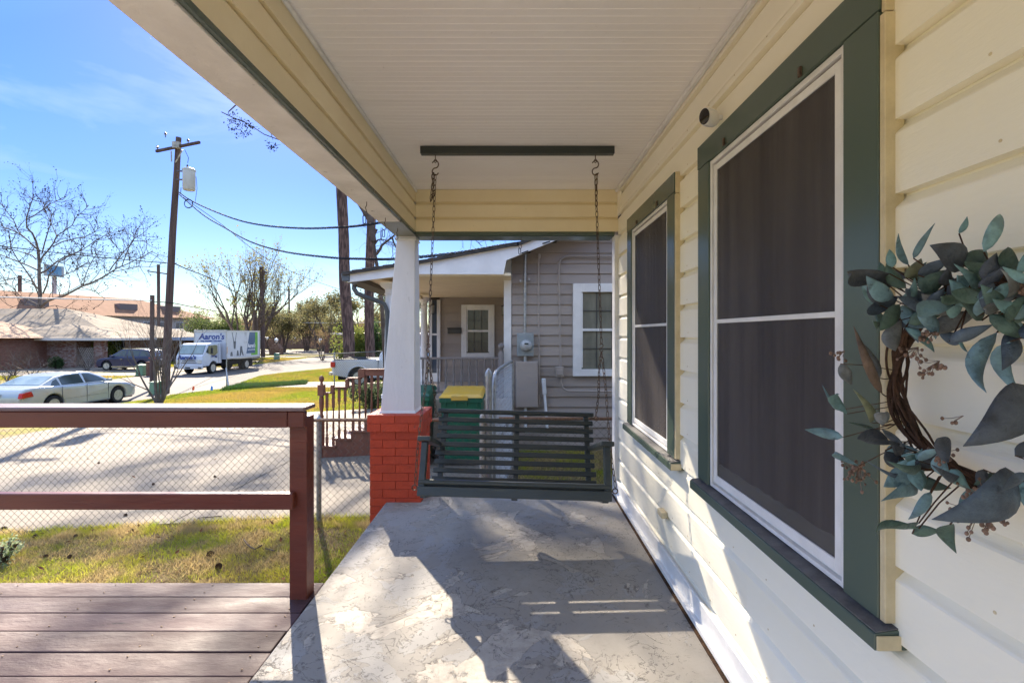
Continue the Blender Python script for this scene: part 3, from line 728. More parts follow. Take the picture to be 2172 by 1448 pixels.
# porch floor, ceiling, fascia, roof
MB().box(-2.04,-.07,7.28,9.93,-.8,.32).build('porch_floor', mat('tan_porch_slab', (.45,.37,.29), (.38,.31,.25), 4, .8), N_, bevel=.01)
FY = 7.0
def q3(px,py,Y): v = P(px,py,Y); return v
lo = [P(731.6,582,FY), P(737,599,FY), P(830,588,FY), P(888,581.5,FY), P(1068,582,FY), P(1074,552,FY), P(1177,510.5,FY), P(1420,415,FY), P(1420,392,FY), P(1106,517.5,FY), P(890,558.5,FY), P(836,566,FY)]
MB().prism([(p.x,p.z) for p in lo], FY, FY+.03, 'y').build('fascia', M['white2'], N_, bevel=.002)
rp = [P(728,579,FY), P(836,562,FY), P(889,555,FY), P(1106,514,FY), P(1440,382,FY)]
rof = MB().prism([(p.x,p.z) for p in rp]+[(p.x,p.z-.035) for p in reversed(rp)], FY-.06, 12.5, 'y').build('roof', M['shingle'], N_)
# shingle courses as raised strips along the depth
for a, b in zip(rp, rp[1:]):
    n = max(1, int((b-a).length/.14))
    for i in range(n):
        p = a.lerp(b, i/n); q = a.lerp(b, (i+1)/n)
        MB().hexa([(p.x,FY-.07,p.z-.002),(q.x,FY-.07,q.z),(q.x,12.45,q.z),(p.x,12.45,p.z-.002)],[(p.x,FY-.07,p.z+.014),(q.x,FY-.07,q.z+.004),(q.x,12.45,q.z+.004),(p.x,12.45,p.z+.014)]).build('shingle', M['shingle'], rof)
cz = 2.17
MB().hexa([(-2.36,FY+.03,2.185),(-.06,FY+.03,2.19),(-.06,RY,2.085),(-2.36,RY,2.085)],[(-2.36,FY+.03,2.23),(-.06,FY+.03,2.23),(-.06,RY,2.13),(-2.36,RY,2.13)]).build('porch_ceiling', M['porchceil'], N_)
MB().box(-1.86,-1.80,9.0,9.2,2.0,2.06).build('porch_beam', M['porchceil'], N_)
MB().hexa([(-2.42,FY+.02,2.04),(-2.30,FY+.02,2.10),(-2.30,9.9,2.07),(-2.42,9.9,2.02)],[(-2.44,FY+.02,2.19),(-2.30,FY+.02,2.2),(-2.30,9.9,2.17),(-2.44,9.9,2.15)]).build('soffit', mat('brown_soffit', (.10,.085,.07)), N_)
MB().prism([(-2.56,2.10),(-2.45,2.10),(-2.45,2.215),(-2.58,2.215)], FY-.02, 12, 'y').build('gutter', mat('grey_gutter', (.09,.10,.11), rough=.4), N_, bevel=.01)
dp = [P(752,601,FY+.1), P(751,612,FY+.1), P(757,622,FY+.1), P(775,630,FY+.15), P(800,638,FY+.25), P(815,645,FY+.28), P(821,660,FY+.3), P(822,700,FY+.3), P(821,880,FY+.3)]
MB().tube(dp, .036, 8).build('downspout', mat('dark_downspout', (.07,.08,.085), rough=.4), N_, smooth=50)
def rcol(x, y, zb, zt, r):
    return MB().lathe([(r*1.35,zb),(r*1.35,zb+.05),(r*1.05,zb+.08),(r,zb+.12),(r*.82,zt-.22),(r*.82,zt-.20),(r*1.0,zt-.17),(r*.85,zt-.15),(r*.9,zt-.10),(r*1.35,zt-.06),(r*1.55,zt-.02),(r*1.55,zt)], (x,y,0), 20).build('porch_column', M['white2'], N_, smooth=40)
rcol(-1.93,7.42,.32,2.12,.125); rcol(-1.79,9.3,.32,2.04,.075)
# porch railing
M['greydark'] = mat('dark_grey_rail_paint', (.17,.145,.135), rough=.6)
prl = thing('porch_railing', 'grey painted baluster railing along the neighbour porch', 'railing', (-.8,7.36,.32))
MB().box(-1.88,-.17,7.335,7.385,.925,.96).build('top_rail', M['greydark'], prl, bevel=.006)
MB().box(-1.88,-.17,7.34,7.38,.40,.435).build('bottom_rail', M['greydark'], prl, bevel=.004)
bal = MB().lathe([(.019,.435),(.019,.52),(.012,.53),(.021,.56),(.013,.60),(.010,.64),(.017,.72),(.013,.77),(.019,.79),(.019,.925)], (0,0,0), 8)
bme = bal.mesh('baluster', smooth=50); bme.materials.append(M['greydark'])
for i in range(14): link_mesh('baluster', bme, None, prl, (-1.80+i*.121, 7.36, 0))
MB().lathe([(.045,.32),(.045,1.02),(.03,1.04),(.022,1.06),(.03,1.08),(.046,1.105),(.05,1.13),(.044,1.16),(.02,1.18),(.002,1.185)], (-.215,7.36,0), 14).build('newel_post', M['greydark'], prl, smooth=50)
# porch things
MB().box(-1.40,-1.115,RY-.10,RY-.003,1.325,1.43).box(-1.41,-1.105,RY-.11,RY-.003,1.43,1.445).solo('mailbox', mat('black_mailbox', (.025,.022,.02), rough=.4), 'long dark mailbox on the grey wall left of the porch window', 'mailbox', bevel=.006)
def lantern(p, label):
    t = thing('wall_lantern', label, 'lantern', p); x,y,z = p
    MB().lathe([(.006,.11),(.05,.10),(.056,.085),(.02,.08)], (x,y,z), 6).lathe([(.03,-.10),(.034,-.09),(.02,-.085)], (x,y,z), 6).tube([(x,y+.01,z+.12),(x,y+.08,z+.14),(x,y+.10,z)],.008,5).build('frame', mat('black_iron', (.02,.02,.02)), t)
    MB().lathe([(.028,-.085),(.044,.08)], (x,y,z), 6).build('glass', mat('lantern_glass', (.25,.25,.24), rough=.1), t)
lantern((-1.70,RY-.14,1.83), 'small black lantern left of the porch window by the white column')
lantern((-.24,RY-.1,1.80), 'small black lantern right of the porch window by the white corner board')
# electric gear on the side wall
Yw = W-.03
mt = thing('electric_meter', 'round electric meter on a grey box with galvanised riser pipe', 'electric meter', (.17,Yw,1.2))
a, b = P(1096.5,706,Yw-.05), P(1132,755,Yw-.05)
MB().box(a.x,b.x,Yw-.09,Yw,b.z,a.z).build('meter_box', mat('meter_grey', (.27,.30,.31), (.23,.26,.27), 6, .5), mt, bevel=.006)
c = P(1116,733,Yw-.1)
MB().lathe([(.092,0),(.092,-.03),(.085,-.035),(.082,-.035)], (c.x,Yw-.09,c.z), 24, 'y').build('ring', M['galv'], mt, smooth=40)
MB().lathe([(.083,-.028),(.080,-.10),(.070,-.115),(.0005,-.12)], (c.x,Yw-.09,c.z), 24, 'y').build('glass_dome', mat('meter_glass', (.42,.43,.43), (.3,.31,.32), 12, .08), mt, smooth=60)
MB().box(c.x-.028,c.x+.032,Yw-.213,Yw-.20,c.z+.02,c.z+.045).build('display', mat('meter_display', (.03,.035,.03)), mt)
MB().tube([P(1113.5,540,Yw-.06),P(1113.5,707,Yw-.06)], .022, 10).tube([P(1114,755,Yw-.06),P(1114,766,Yw-.06)], .026, 10).build('riser_pipe', M['galv'], mt, smooth=50)
MB().tube([P(1104,597,Yw-.06),P(1123,594,Yw-.06)], .008, 6).box(P(1104,0,Yw).x-.012,P(1104,0,Yw).x+.012,Yw-.08,Yw,2.14,2.175).box(P(1122,0,Yw).x-.012,P(1122,0,Yw).x+.012,Yw-.08,Yw,2.16,2.195).build('strap', M['galv'], mt)
a, b = P(1094,766,Yw-.06), P(1141,863,Yw-.06)
pb = thing('breaker_box', 'tall brown electrical panel box below the meter', 'panel box', (a.x,Yw,b.z))
MB().box(a.x,b.x,Yw-.13,Yw,b.z,a.z).build('cabinet', M['grey'], pb, bevel=.006)
MB().box(a.x+.012,b.x-.012,Yw-.138,Yw-.131,b.z+.012,a.z-.012).build('door', M['grey'], pb, bevel=.003)
MB().box(b.x-.035,b.x-.02,Yw-.146,Yw-.139,(a.z+b.z)/2+.02,(a.z+b.z)/2+.05).build('latch', M['galv'], pb)
cg = M['grey']
MB().tube([P(1142,540,Yw-.03),P(1142,600,Yw-.03),P(1144,850,Yw-.03)], .013, 8).lathe([(.03,.0),(.034,.05),(.02,.075)], tuple(P(1142,548,Yw-.03)), 8).lathe([(.022,0),(.022,.13)], tuple(P(1144,857,Yw-.03)), 8).solo('conduit', cg, 'straight painted conduit running down the grey wall right of the meter', 'conduit', smooth=50)
cnd = thing('conduit', 'painted conduit that bends twice and joins a small outlet box left of the big window', 'conduit', tuple(P(1187,780,Yw)))
MB().tube([P(1310,543,Yw-.03),P(1215,543,Yw-.03),P(1200,544,Yw-.03),P(1190,549,Yw-.03),P(1185.5,560,Yw-.03),P(1185.5,600,Yw-.03),P(1189,778,Yw-.03)], .016, 8).tube([P(1190,800,Yw-.03),P(1190,812,Yw-.03),P(1194,823,Yw-.03),P(1204,829,Yw-.03),P(1310,830,Yw-.03)], .016, 8).tube([P(1143,780,Yw-.03),P(1178,781,Yw-.03)], .007, 6).build('pipe', cg, cnd, smooth=50)
a, b = P(1178,777,Yw-.05), P(1195,799,Yw-.05)
MB().box(a.x,b.x,Yw-.09,Yw,b.z,a.z).box(a.x+.025,b.x-.015,Yw-.105,Yw-.09,b.z+.03,a.z-.05).build('outlet_box', cg, cnd, bevel=.005)
pvc = mat('white_pvc', (.72,.73,.75), rough=.35)
MB().tube([P(1153,803,Yw-.10),P(1155,835,Yw-.06)], .033, 10).tube([P(1155,835,Yw-.06),P(1161,913,Yw-.06)], .022, 10).tube([P(1161,915,Yw-.06),P(1114,915,Yw-.06)], .024, 10).tube([P(1114.5,913,Yw-.06),P(1114.5,864,Yw-.06)], .024, 10).solo('drain_pipe', pvc, 'white plastic pipe bent in a U on the grey wall below the panel box', 'pipe', smooth=50)
# ================= WOODEN STAIR =================
M['stair'] = mat('red_brown_stair_paint', (.19,.065,.035), (.14,.045,.027), 6, .45, .2, jitter=.08)
st = thing('wooden_stair', 'red brown wooden stair with turned balusters up to the neighbour porch', 'stair', (-2.6,7.8,-.6))
x0 = -3.05; SY = 7.36; tops = [-.42,-.30,-.18,-.055,.065,.19]
for i, tz in enumerate(tops):
    xa = x0+i*.245; MB().box(xa-.02,xa+.262,SY-.03,SY+1.2,tz-.035,tz).build('tread', M['stair'], st, bevel=.004)
    MB().box(xa,xa+.02,SY+.0,SY+1.17,tz-.16 if i else -.62,tz-.036).build('riser', M['stair'], st)
    MB().box(xa+.021,xa+.264,SY+.0,SY+.03,gz(xa,SY)-.02,tz-.037).build('side_board', M['stair'], st)
rails = [(-3.0,-2.83,.41),(-2.83,-2.60,.50),(-2.62,-2.40,.64)]
MB().lathe([(.045,-.62),(.045,-.0),(.03,.01),(.036,.03),(.024,.06),(.022,.09),(.036,.20),(.038,.30),(.03,.33),(.036,.35)],(-3.03,SY+.03,0),14).box(-3.075,-2.985,SY-.015,SY+.075,.36,.53).lathe([(.03,.53),(.02,.545),(.018,.57),(.034,.595),(.038,.62),(.032,.65),(.015,.668),(.002,.672)],(-3.03,SY+.03,0),14).build('newel_post', M['stair'], st, smooth=50)
def tb(x, zb, zt):
    h = zt-zb
    MB().box(x-.018,x+.018,SY+.015,SY+.05,zb,zb+.17*h).lathe([(.012,zb+.17*h),(.019,zb+.2*h),(.012,zb+.24*h),(.019,zb+.33*h),(.013,zb+.5*h),(.010,zb+.66*h),(.017,zb+.69*h),(.012,zb+.72*h)],(x,SY+.032,0),8).box(x-.018,x+.018,SY+.015,SY+.05,zb+.72*h,zt).build('baluster', M['stair'], st)
for (a, b, zt) in rails:
    MB().box(a,b,SY-.01,SY+.075,zt-.022,zt).build('hand_rail', M['stair'], st, bevel=.003)
    MB().box(b-.05,b+.0,SY+.0,SY+.06,zt-.02,zt+.115).build('rail_block', M['stair'], st, bevel=.003)
MB().box(-2.41,-1.58,SY-.01,SY+.08,.75,.775).box(-2.41,-1.58,SY+.0,SY+.03,.67,.749).build('hand_rail', M['stair'], st, bevel=.003)
MB().box(-2.43,-2.34,SY-.012,SY+.082,.64,.778).build('rail_block', M['stair'], st, bevel=.003)
for i, x in enumerate((-2.945,-2.845,-2.755,-2.66,-2.535,-2.435,-2.34,-2.245,-2.145,-2.05,-1.95,-1.85)):
    zt = .39 if i < 2 else .48 if i < 4 else .62 if i < 6 else .67
    ti = min(5, int((x-x0)/.245)); tb(x, tops[ti], zt)
# ================= BINS =================
def bin_(x0,x1,y0,y1,zt,label,lidm,name='wheelie_bin'):
    zb = gz((x0+x1)/2,y0)+.02; t = thing(name, label, 'bin', ((x0+x1)/2,(y0+y1)/2,zb))
    g = mat('green_bin_plastic', (.006,.10,.055), (.01,.13,.07), 4, .4, .1)
    i = .05
    MB().hexa([(x0+i,y0+.09,zb+.06),(x1-i,y0+.09,zb+.06),(x1-i,y1-.08,zb+.06),(x0+i,y1-.08,zb+.06)],[(x0+.015,y0+.015,zt-.12),(x1-.015,y0+.015,zt-.12),(x1-.015,y1-.02,zt-.12),(x0+.015,y1-.02,zt-.12)]).build('body', g, t, bevel=.02, segs=3)
    MB().box(x0,x1,y0,y1,zt-.15,zt-.085).build('rim', g, t, bevel=.012, segs=2)
    for q in range(4): xx = x0+.08+q*(x1-x0-.16)/3; MB().box(xx-.008,xx+.008,y0-.006,y0+.02,zt-.20,zt-.10).build('rib', g, t)
    MB().hexa([(x0-.012,y0-.02,zt-.082),(x1+.012,y0-.02,zt-.082),(x1+.012,y1+.01,zt-.05),(x0-.012,y1+.01,zt-.05)],[(x0+.03,y0+.02,zt-.035),(x1-.03,y0+.02,zt-.035),(x1-.02,y1-.01,zt+.01),(x0+.02,y1-.01,zt+.01)]).box((x0+x1)/2-.13,(x0+x1)/2+.10,y0-.035,y0-.012,zt-.115,zt-.05).build('lid', lidm, t, bevel=.01, segs=2)
    for xx in (x0+.03,x1-.07): MB().lathe([(.1,0),(.105,.01),(.105,.045),(.1,.05)], (xx,y1-.02,zb+.105), 16, 'x').build('wheel', mat('bin_wheel', (.02,.02,.02)), t, smooth=50)
    return t
bin_(-1.035,-.445,6.45,7.15,.53,'green wheelie bin with a yellow lid behind the swing', mat('yellow_lid', (.62,.36,.02), (.55,.36,.09), 3, .5))
bin_(-1.80,-1.16,6.40,7.0,.56,'dark green bin half hidden behind the porch column', mat('green_lid', (.005,.075,.045), rough=.5))

# ================= WREATH =================
wr = thing('wreath', 'eucalyptus leaf wreath on a brown twig ring hanging on the cream siding', 'wreath', (.80,.805,1.25))
M['vine'] = mat('brown_vine', (.10,.055,.035), (.05,.03,.02), 30, .85, .6, 60)
v = MB(); rv = random.Random(5)
for k in range(19):
    ph = rv.uniform(0,6.28); a1 = rv.uniform(.006,.017); f1 = rv.choice((3,4,5,7)); p2 = rv.uniform(0,6.28); n = 72
    v.tube([(.79+a1*math.sin(f1*2*math.pi*i/n+ph), .805+(.172+a1*math.cos(f1*2*math.pi*i/n+p2)+rv.uniform(-.001,.001))*math.cos(2*math.pi*i/n), 1.245+(.172+a1*math.cos(f1*2*math.pi*i/n+p2))*math.sin(2*math.pi*i/n)) for i in range(n+1)], rv.uniform(.0016,.0036), 5, False)
v.build('vine_ring', M['vine'], wr, smooth=True)
LC = {'t': (.085,.155,.15), 'l': (.13,.22,.22), 'd': (.035,.042,.05), 'n': (.05,.07,.09), 'g': (.05,.085,.065), 'o': (.09,.10,.055), 'b': (.10,.17,.19), 'r': (.085,.055,.035), 'k': (.11,.115,.11)}
LM = {k_: mat('leaf_'+k_, tuple(x*1.0 for x in c_), tuple(min(1,x*2.1) for x in c_), 22, .55, .5, 90, c3=tuple(x*.45 for x in c_), scale3=50, lo3=.60, hi3=.75, stretch=(1,1,1), jitter=.12) for k_, c_ in LC.items()}
T1 = [(1400,340,1525,50,110,'l'),(1210,200,1272,70,50,'t'),(1240,480,985,290,220,'d'),(860,390,1025,120,55,'b'),(820,440,745,200,60,'b'),(700,460,675,320,75,'t'),(650,520,600,420,60,'t'),(700,600,475,560,95,'d'),(800,620,650,430,110,'g'),(800,540,920,390,100,'o'),(600,750,540,500,110,'d'),(720,840,660,620,85,'l'),(760,700,870,540,85,'t'),(740,820,1070,740,125,'l'),(930,660,1110,480,170,'g'),(1100,600,1140,440,90,'d'),(1300,610,1195,520,95,'l'),(1330,590,1350,480,40,'d'),(1240,440,1420,330,150,'g'),(1430,570,1540,410,170,'g'),(1060,720,1340,640,100,'t'),(1340,690,1670,640,130,'t'),(1240,700,1180,620,75,'l'),(820,890,1150,790,120,'g'),(1000,950,1370,800,150,'k'),(1140,1030,1470,900,110,'n'),(1050,960,1250,1000,110,'n'),(1210,1000,1280,1110,28,'t'),(1440,820,1730,1010,130,'g'),(1500,960,1420,1420,150,'b'),(1620,950,1540,1250,150,'n'),(1600,1030,1700,1460,150,'b'),(800,920,1020,1110,70,'t'),(650,920,790,900,110,'d'),(600,900,545,870,60,'g'),(600,900,570,780,60,'g'),(620,1430,400,910,80,'r'),(300,1200,385,1360,95,'k'),(600,1310,480,1050,110,'k'),(1500,700,1709,560,150,'d'),(1350,560,1600,480,160,'g'),(1000,800,1100,620,110,'n'),(1560,640,1800,700,140,'n'),(1280,800,1500,700,130,'o'),(1500,850,1800,800,150,'g'),(860,560,960,420,90,'g'),(560,600,620,470,80,'g'),(1650,500,1850,330,150,'t'),(1700,640,1950,560,150,'g'),(1700,900,1900,1100,150,'n')]
T2 = [(300,250,160,60,35,'b'),(350,280,290,130,90,'t'),(540,350,395,90,70,'o'),(320,460,25,400,90,'b'),(560,400,350,340,30,'g'),(790,540,620,400,60,'d'),(760,600,660,480,100,'d'),(620,370,640,270,110,'k'),(740,700,500,640,40,'n'),(440,680,285,585,55,'b'),(760,600,920,640,80,'t'),(900,640,1060,550,85,'b'),(860,700,630,840,160,'b'),(900,850,610,950,130,'b'),(990,880,820,1090,95,'b'),(850,760,1150,850,110,'g'),(1650,740,1000,1090,330,'n'),(1720,60,1240,530,330,'d'),(900,1120,650,1150,55,'g'),(900,1160,575,1230,75,'g'),(850,1200,1070,1180,100,'g'),(1140,1130,1190,1350,140,'g'),(1010,690,1300,720,55,'o'),(1700,900,1400,1000,160,'n'),(1720,1000,1900,850,150,'b'),(1640,600,1900,500,120,'d')]
lr = random.Random(11)
def leaf(bx,by,tx,ty,w,c,yo,Xd):
    b = Wp(1700+bx/3.62, yo+by/3.62, Xd); Yd = b.y
    t = P(1700+tx/3.62, yo+ty/3.62, Yd*lr.uniform(.93,1.03)); wv = w/3.62/1000*Yd*.9
    ax = t-b; L = ax.length; ax.normalize(); view = Vector((b.x*.6, 1, 0)).normalized(); sd = ax.cross(view).normalized(); nn = sd.cross(ax).normalized()
    mb = MB(); n = 9; bend = lr.uniform(-.26,.26)*L; fold = lr.uniform(.10,.45); tw = lr.uniform(-.5,.5); skew = lr.uniform(.40,.52); cur = lr.uniform(-.10,.10)*L
    rows = []
    for i in range(n+1):
        s_ = i/n; hw = wv*.5*(math.sin(math.pi*min(1,s_**(skew*1.6)))**.8)*(1.0) if 0 < s_ < 1 else .0004
        q = Quaternion(ax, tw*(s_-.5)); sd2 = q @ sd; nn2 = q @ nn
        cpt = b+ax*(L*s_)+nn*(bend*4*s_*(1-s_))+sd*(cur*4*s_*(1-s_))
        hw *= (1.0 if s_ < .5 else 1-.35*(s_-.5)**1)
        rows.append([cpt+sd2*hw+nn2*hw*fold, cpt+sd2*hw*.5+nn2*hw*fold*.35, cpt, cpt-sd2*hw*.5+nn2*hw*fold*.35, cpt-sd2*hw+nn2*hw*fold])
    for r_ in rows: mb.v += [tuple(x) for x in r_]
    for i in range(n):
        for k_ in range(4): a_ = i*5+k_; mb.f.append((a_,a_+1,a_+6,a_+5))
    # petiole
    o_ = mb.build('leaf', LM[c], wr, smooth=True)
    md = o_.modifiers.new('thick', 'SOLIDIFY'); md.thickness = .0004
    ring_c = Vector((.79,.805,1.245)); d_ = Vector((0,b.y-.805,b.z-1.245)); d_.normalize(); anchor = ring_c+d_*.172
    return b, anchor
for i in range(20):
    q_ = [lr.uniform(640,1750), 0, 0, 0, lr.uniform(80,140), lr.choice('gbntdb')]; q_[1] = 560+(q_[0]-640)*.22+lr.uniform(-60,150)
    an_ = lr.uniform(0,6.28); q_[2] = q_[0]+math.cos(an_)*260; q_[3] = q_[1]-math.sin(an_)*200; T2.append(tuple(q_))
for i in range(46):
    T1.append((lr.uniform(560,1900), lr.uniform(500,900), 0, 0, lr.uniform(85,150), lr.choice('gdnktgbt')))
    q_ = list(T1[-1]); an_ = lr.uniform(0,6.28); q_[2] = q_[0]+math.cos(an_)*290; q_[3] = q_[1]-math.sin(an_)*240; T1[-1] = tuple(q_)

for T, yo in ((T1,440),(T2,800)):
    for (bx,by,tx,ty,w,c) in T:
        b, an = leaf(bx,by,tx,ty,w,c,yo,lr.uniform(.715,.775))
        if (b-an).length < .22 and True: MB().tube([b, b.lerp(an,.5)+Vector((lr.uniform(-.01,.0),0,lr.uniform(-.01,.01))), an], .0012, 4, False).build('stem', M['vine'], wr)

bmats = mat('berry', (.13,.075,.045), (.28,.17,.12), 60, .6)
for (bx,by,yo,n,sp) in ((285,1140,440,9,45),(1000,1230,440,16,75),(980,1000,440,14,60),(840,1120,440,14,60),(1690,640,440,12,50),(410,720,800,38,95),(1180,350,800,3,60),(1390,960,800,34,130),(1340,1080,800,30,130),(1060,610,800,18,70),(1430,1130,800,6,50),(560,560,440,6,40)):
    mb = MB(); c0 = Wp(1700+bx/3.62, yo+by/3.62, .735); s_ = sp/3.62/1000*c0.y
    for i in range(n):
        p = c0+Vector((lr.gauss(0,.55),lr.gauss(0,.6),lr.gauss(0,.55)))*s_
        mb.sphere(p, lr.uniform(.0022,.0036), 7, 5, (1,1,1.2)); mb.tube([p, c0.lerp(p,.4)+Vector((.006,.004,.004)), c0+Vector((.014,.0,.012))], .0006, 3, False)
    mb.build('berry_cluster', bmats, wr, smooth=True)
# ================= VEHICLES =================
M['tyre'] = mat('tyre_rubber', (.02,.02,.02), (.03,.03,.028), 20, .85, .2)
M['rim'] = mat('alloy_rim', (.50,.50,.49), (.35,.35,.34), 12, .35, metal=.7)
M['cglass'] = mat('car_glass', (.03,.045,.045), (.05,.07,.07), 1.2, .06, stretch=(1,1,2))
M['cglass2'] = mat('bright_rear_glass', (.22,.28,.28), (.14,.19,.19), 1.5, .06)
M['blackp'] = mat('black_trim_plastic', (.02,.02,.022), rough=.5)
M['under_'] = mat('underbody', (.012,.012,.012), rough=.9)
M['headl'] = mat('headlight_lens', (.62,.60,.55), (.4,.4,.38), 14, .1)
M['taill'] = mat('tail_light_lens', (.50,.015,.01), (.35,.01,.01), 9, .15)
M['chrome'] = mat('chrome', (.6,.6,.6), rough=.2, metal=1.)
def arc(xc, r, zc, zs, n=12, rev=False):
    a0 = math.asin((zs-zc)/r) if abs(zs-zc) < r else 0
    pts = [(xc+r*math.cos(a), zc+r*math.sin(a)) for a in [math.pi-a0+(a0*2-math.pi)*i/n for i in range(n+1)]]
    return pts if not rev else pts[::-1]
def wheel(t, x, y, r, w, side, spokes=6):
    ty = MB().lathe([(r*.62,-w/2),(r*.93,-w/2),(r,-w/2+.03),(r,w/2-.03),(r*.93,w/2),(r*.62,w/2)], (x,y,r), 28, 'y').build('tyre', M['tyre'], t, smooth=40)
    mb = MB(); o = y+side*(w/2-.045)
    mb.lathe([(r*.66,side*.05),(r*.62,side*.045),(r*.58,0.),(r*.3,-side*.02),(.001,-side*.02)], (x,o,r), 24, 'y')
    k0 = len(mb.v)
    for i in range(spokes):
        a = 2*math.pi*i/spokes+.2; c, s_ = math.cos(a), math.sin(a); n_ = (-s_, c)
        q = [(x+c*d+n_[0]*h, r+s_*d+n_[1]*h) for d, h in ((.03,-.028),(r*.62,-.022),(r*.62,.022),(.03,.028))]
        mb.prism(q, o+side*.0, o+side*.04, 'y')
    mb.lathe([(.055,side*.045),(.001,side*.05)], (x,o,r), 12, 'y')
    rm = mb.build('rim', M['rim'], ty, smooth=30)
    return ty
def shell(outline, hw, taper, bevel, segs=3, zt=None, tumble=.04):
    """car body: side outline extruded over the width, rounded, pulled in towards the ends and the top"""
    mb = MB(); n = len(outline)
    rows = [(-hw),(-hw*.93),(0),(hw*.93),(hw)]
    rows = [-hw, hw]
    mb.prism(outline, -hw, hw, 'y')
    me = mb.mesh('body', bevel=bevel, smooth=50, segs=segs)
    xs_ = [p[0] for p in outline]; x0, x1 = min(xs_), max(xs_); L = x1-x0
    for v in me.vertices:
        u = abs((v.co.x-(x0+x1)/2)/(L/2)); zz = max(0, v.co.z-.55)
        v.co.y *= (1-taper*max(0,(u-.72)/.28)**2)*(1-tumble*zz)
    return me
def add_me(name, me, m, parent):
    me.name = name; me.materials.append(m); me.transform(Matrix.Translation(-ORG[parent.name]) if False else Matrix())
    o = bpy.data.objects.new(name, me); COL.objects.link(o); o.parent = parent; ORG[o.name] = ORG[parent.name]; return o
def side_panel(mb, pts, yf, s_, off=.006):
    mb = MB()
    # pts (x,z) polygon laid on a slanted side; yf(z)-> half width
    v = [(p[0], s_*(yf(p[1])+off), p[1]) for p in pts]+[(p[0], s_*(yf(p[1])-.03), p[1]) for p in pts]; n = len(pts)
    mb.add(v, [tuple(range(n)), tuple(range(2*n-1,n-1,-1))]+[(i,i+n,(i+1)%n+n,(i+1)%n) for i in range(n)])
    mb.build('side_window', M['cglass'], T)
def place(t, loc, rz):
    t.location = loc; t.rotation_euler = (0,0,rz); ORG[t.name] = Vector((0,0,0))
def car0(name, label, cat):
    t = thing(name, label, cat, (0,0,0)); return t
def cabin(t, m, outl, zb, hwb, hwt, zt, bevel=.05, name='cabin'):
    yf = lambda z: hwb+(hwt-hwb)*max(0,(z-zb))/(zt-zb)
    mb = MB(); n = len(outl)
    mb.add([(x,-yf(z),z) for x,z in outl]+[(x,yf(z),z) for x,z in outl], [tuple(range(n)), tuple(range(2*n-1,n-1,-1))]+[(i,i+n,(i+1)%n+n,(i+1)%n) for i in range(n)])
    mb.build(name, m, t, bevel=bevel, smooth=50, segs=3); return yf
def cross_glass(t, a, b, yf, m, nm, inset=.07, off=.012):
    (xa,za),(xb,zb_) = a, b; d = Vector((xb-xa,0,zb_-za)).normalized(); nn = Vector((-d.z,0,d.x))
    if nn.z < 0: nn = -nn
    p = [Vector((xa,-(yf(za)-inset),za)),Vector((xa,(yf(za)-inset),za)),Vector((xb,(yf(zb_)-inset),zb_)),Vector((xb,-(yf(zb_)-inset),zb_))]
    MB().hexa([q-nn*.02 for q in p],[q+nn*off for q in p]).build(nm, m, t, bevel=.004)
# ---- silver sedan, parked, rear towards us
sp = mat('silver_car_paint', (.42,.44,.43), (.38,.40,.39), 1.5, .22, metal=.35, coat=.6)
T = car0('parked_car', 'silver four door sedan parked at the kerb behind the bare crepe myrtles', 'car')
r_ = .335; wf, wr_ = 1.47, -1.36
ol = [(-2.5,.42),(-2.53,.62),(-2.50,.86),(-2.44,.98),(-2.30,1.03),(-1.9,1.06),(-1.2,1.02),(0,.97),(.95,.96),(1.5,.90),(2.05,.80),(2.38,.68),(2.50,.52),(2.52,.38),(2.44,.22)]
ol += [(2.0,.20)]+arc(wf,.40,r_,.20,14,True)+[(0,.20)]+arc(wr_,.40,r_,.20,14,True)+[(-2.2,.24)]
add_me('body', shell(ol,.93,.13,.07), sp, T)
cab = [(-1.95,1.0),(-1.72,1.10),(-1.15,1.34),(-.75,1.42),(-.1,1.455),(.35,1.42),(.75,1.25),(1.28,.94)]
yf = cabin(T, sp, cab, .98, .86, .63, 1.45)
g = None
for s_ in (-1,1):
    side_panel(g, [(-1.42,1.03),(-1.28,1.20),(-1.10,1.27),(-1.05,1.03)], yf, s_); side_panel(g, [(-.98,1.03),(-1.0,1.30),(-.75,1.36),(-.12,1.385),(-.08,1.03)], yf, s_)
    side_panel(g, [(.02,1.03),(.0,1.385),(.30,1.36),(.62,1.22),(.93,1.03)], yf, s_)
cross_glass(T, (-1.72,1.10), (-1.12,1.355), yf, M['cglass2'], 'rear_window'); cross_glass(T, (.42,1.40),(1.18,.99), yf, M['cglass'], 'windscreen')
ln = MB()
for s_ in (-1,1):
    y = s_*.928
    for x, zt_ in ((-.03,1.0),(.96,.95),(-1.05,1.0)): ln.box(x-.004,x+.004,min(y-.004*s_,y+.008*s_),max(y-.004*s_,y+.008*s_),.27,zt_-.03)
    ln.box(-.95,.93,min(y,y+.006*s_),max(y,y+.006*s_),.50,.507)
ln.build('door_gap', M['blackp'], T)
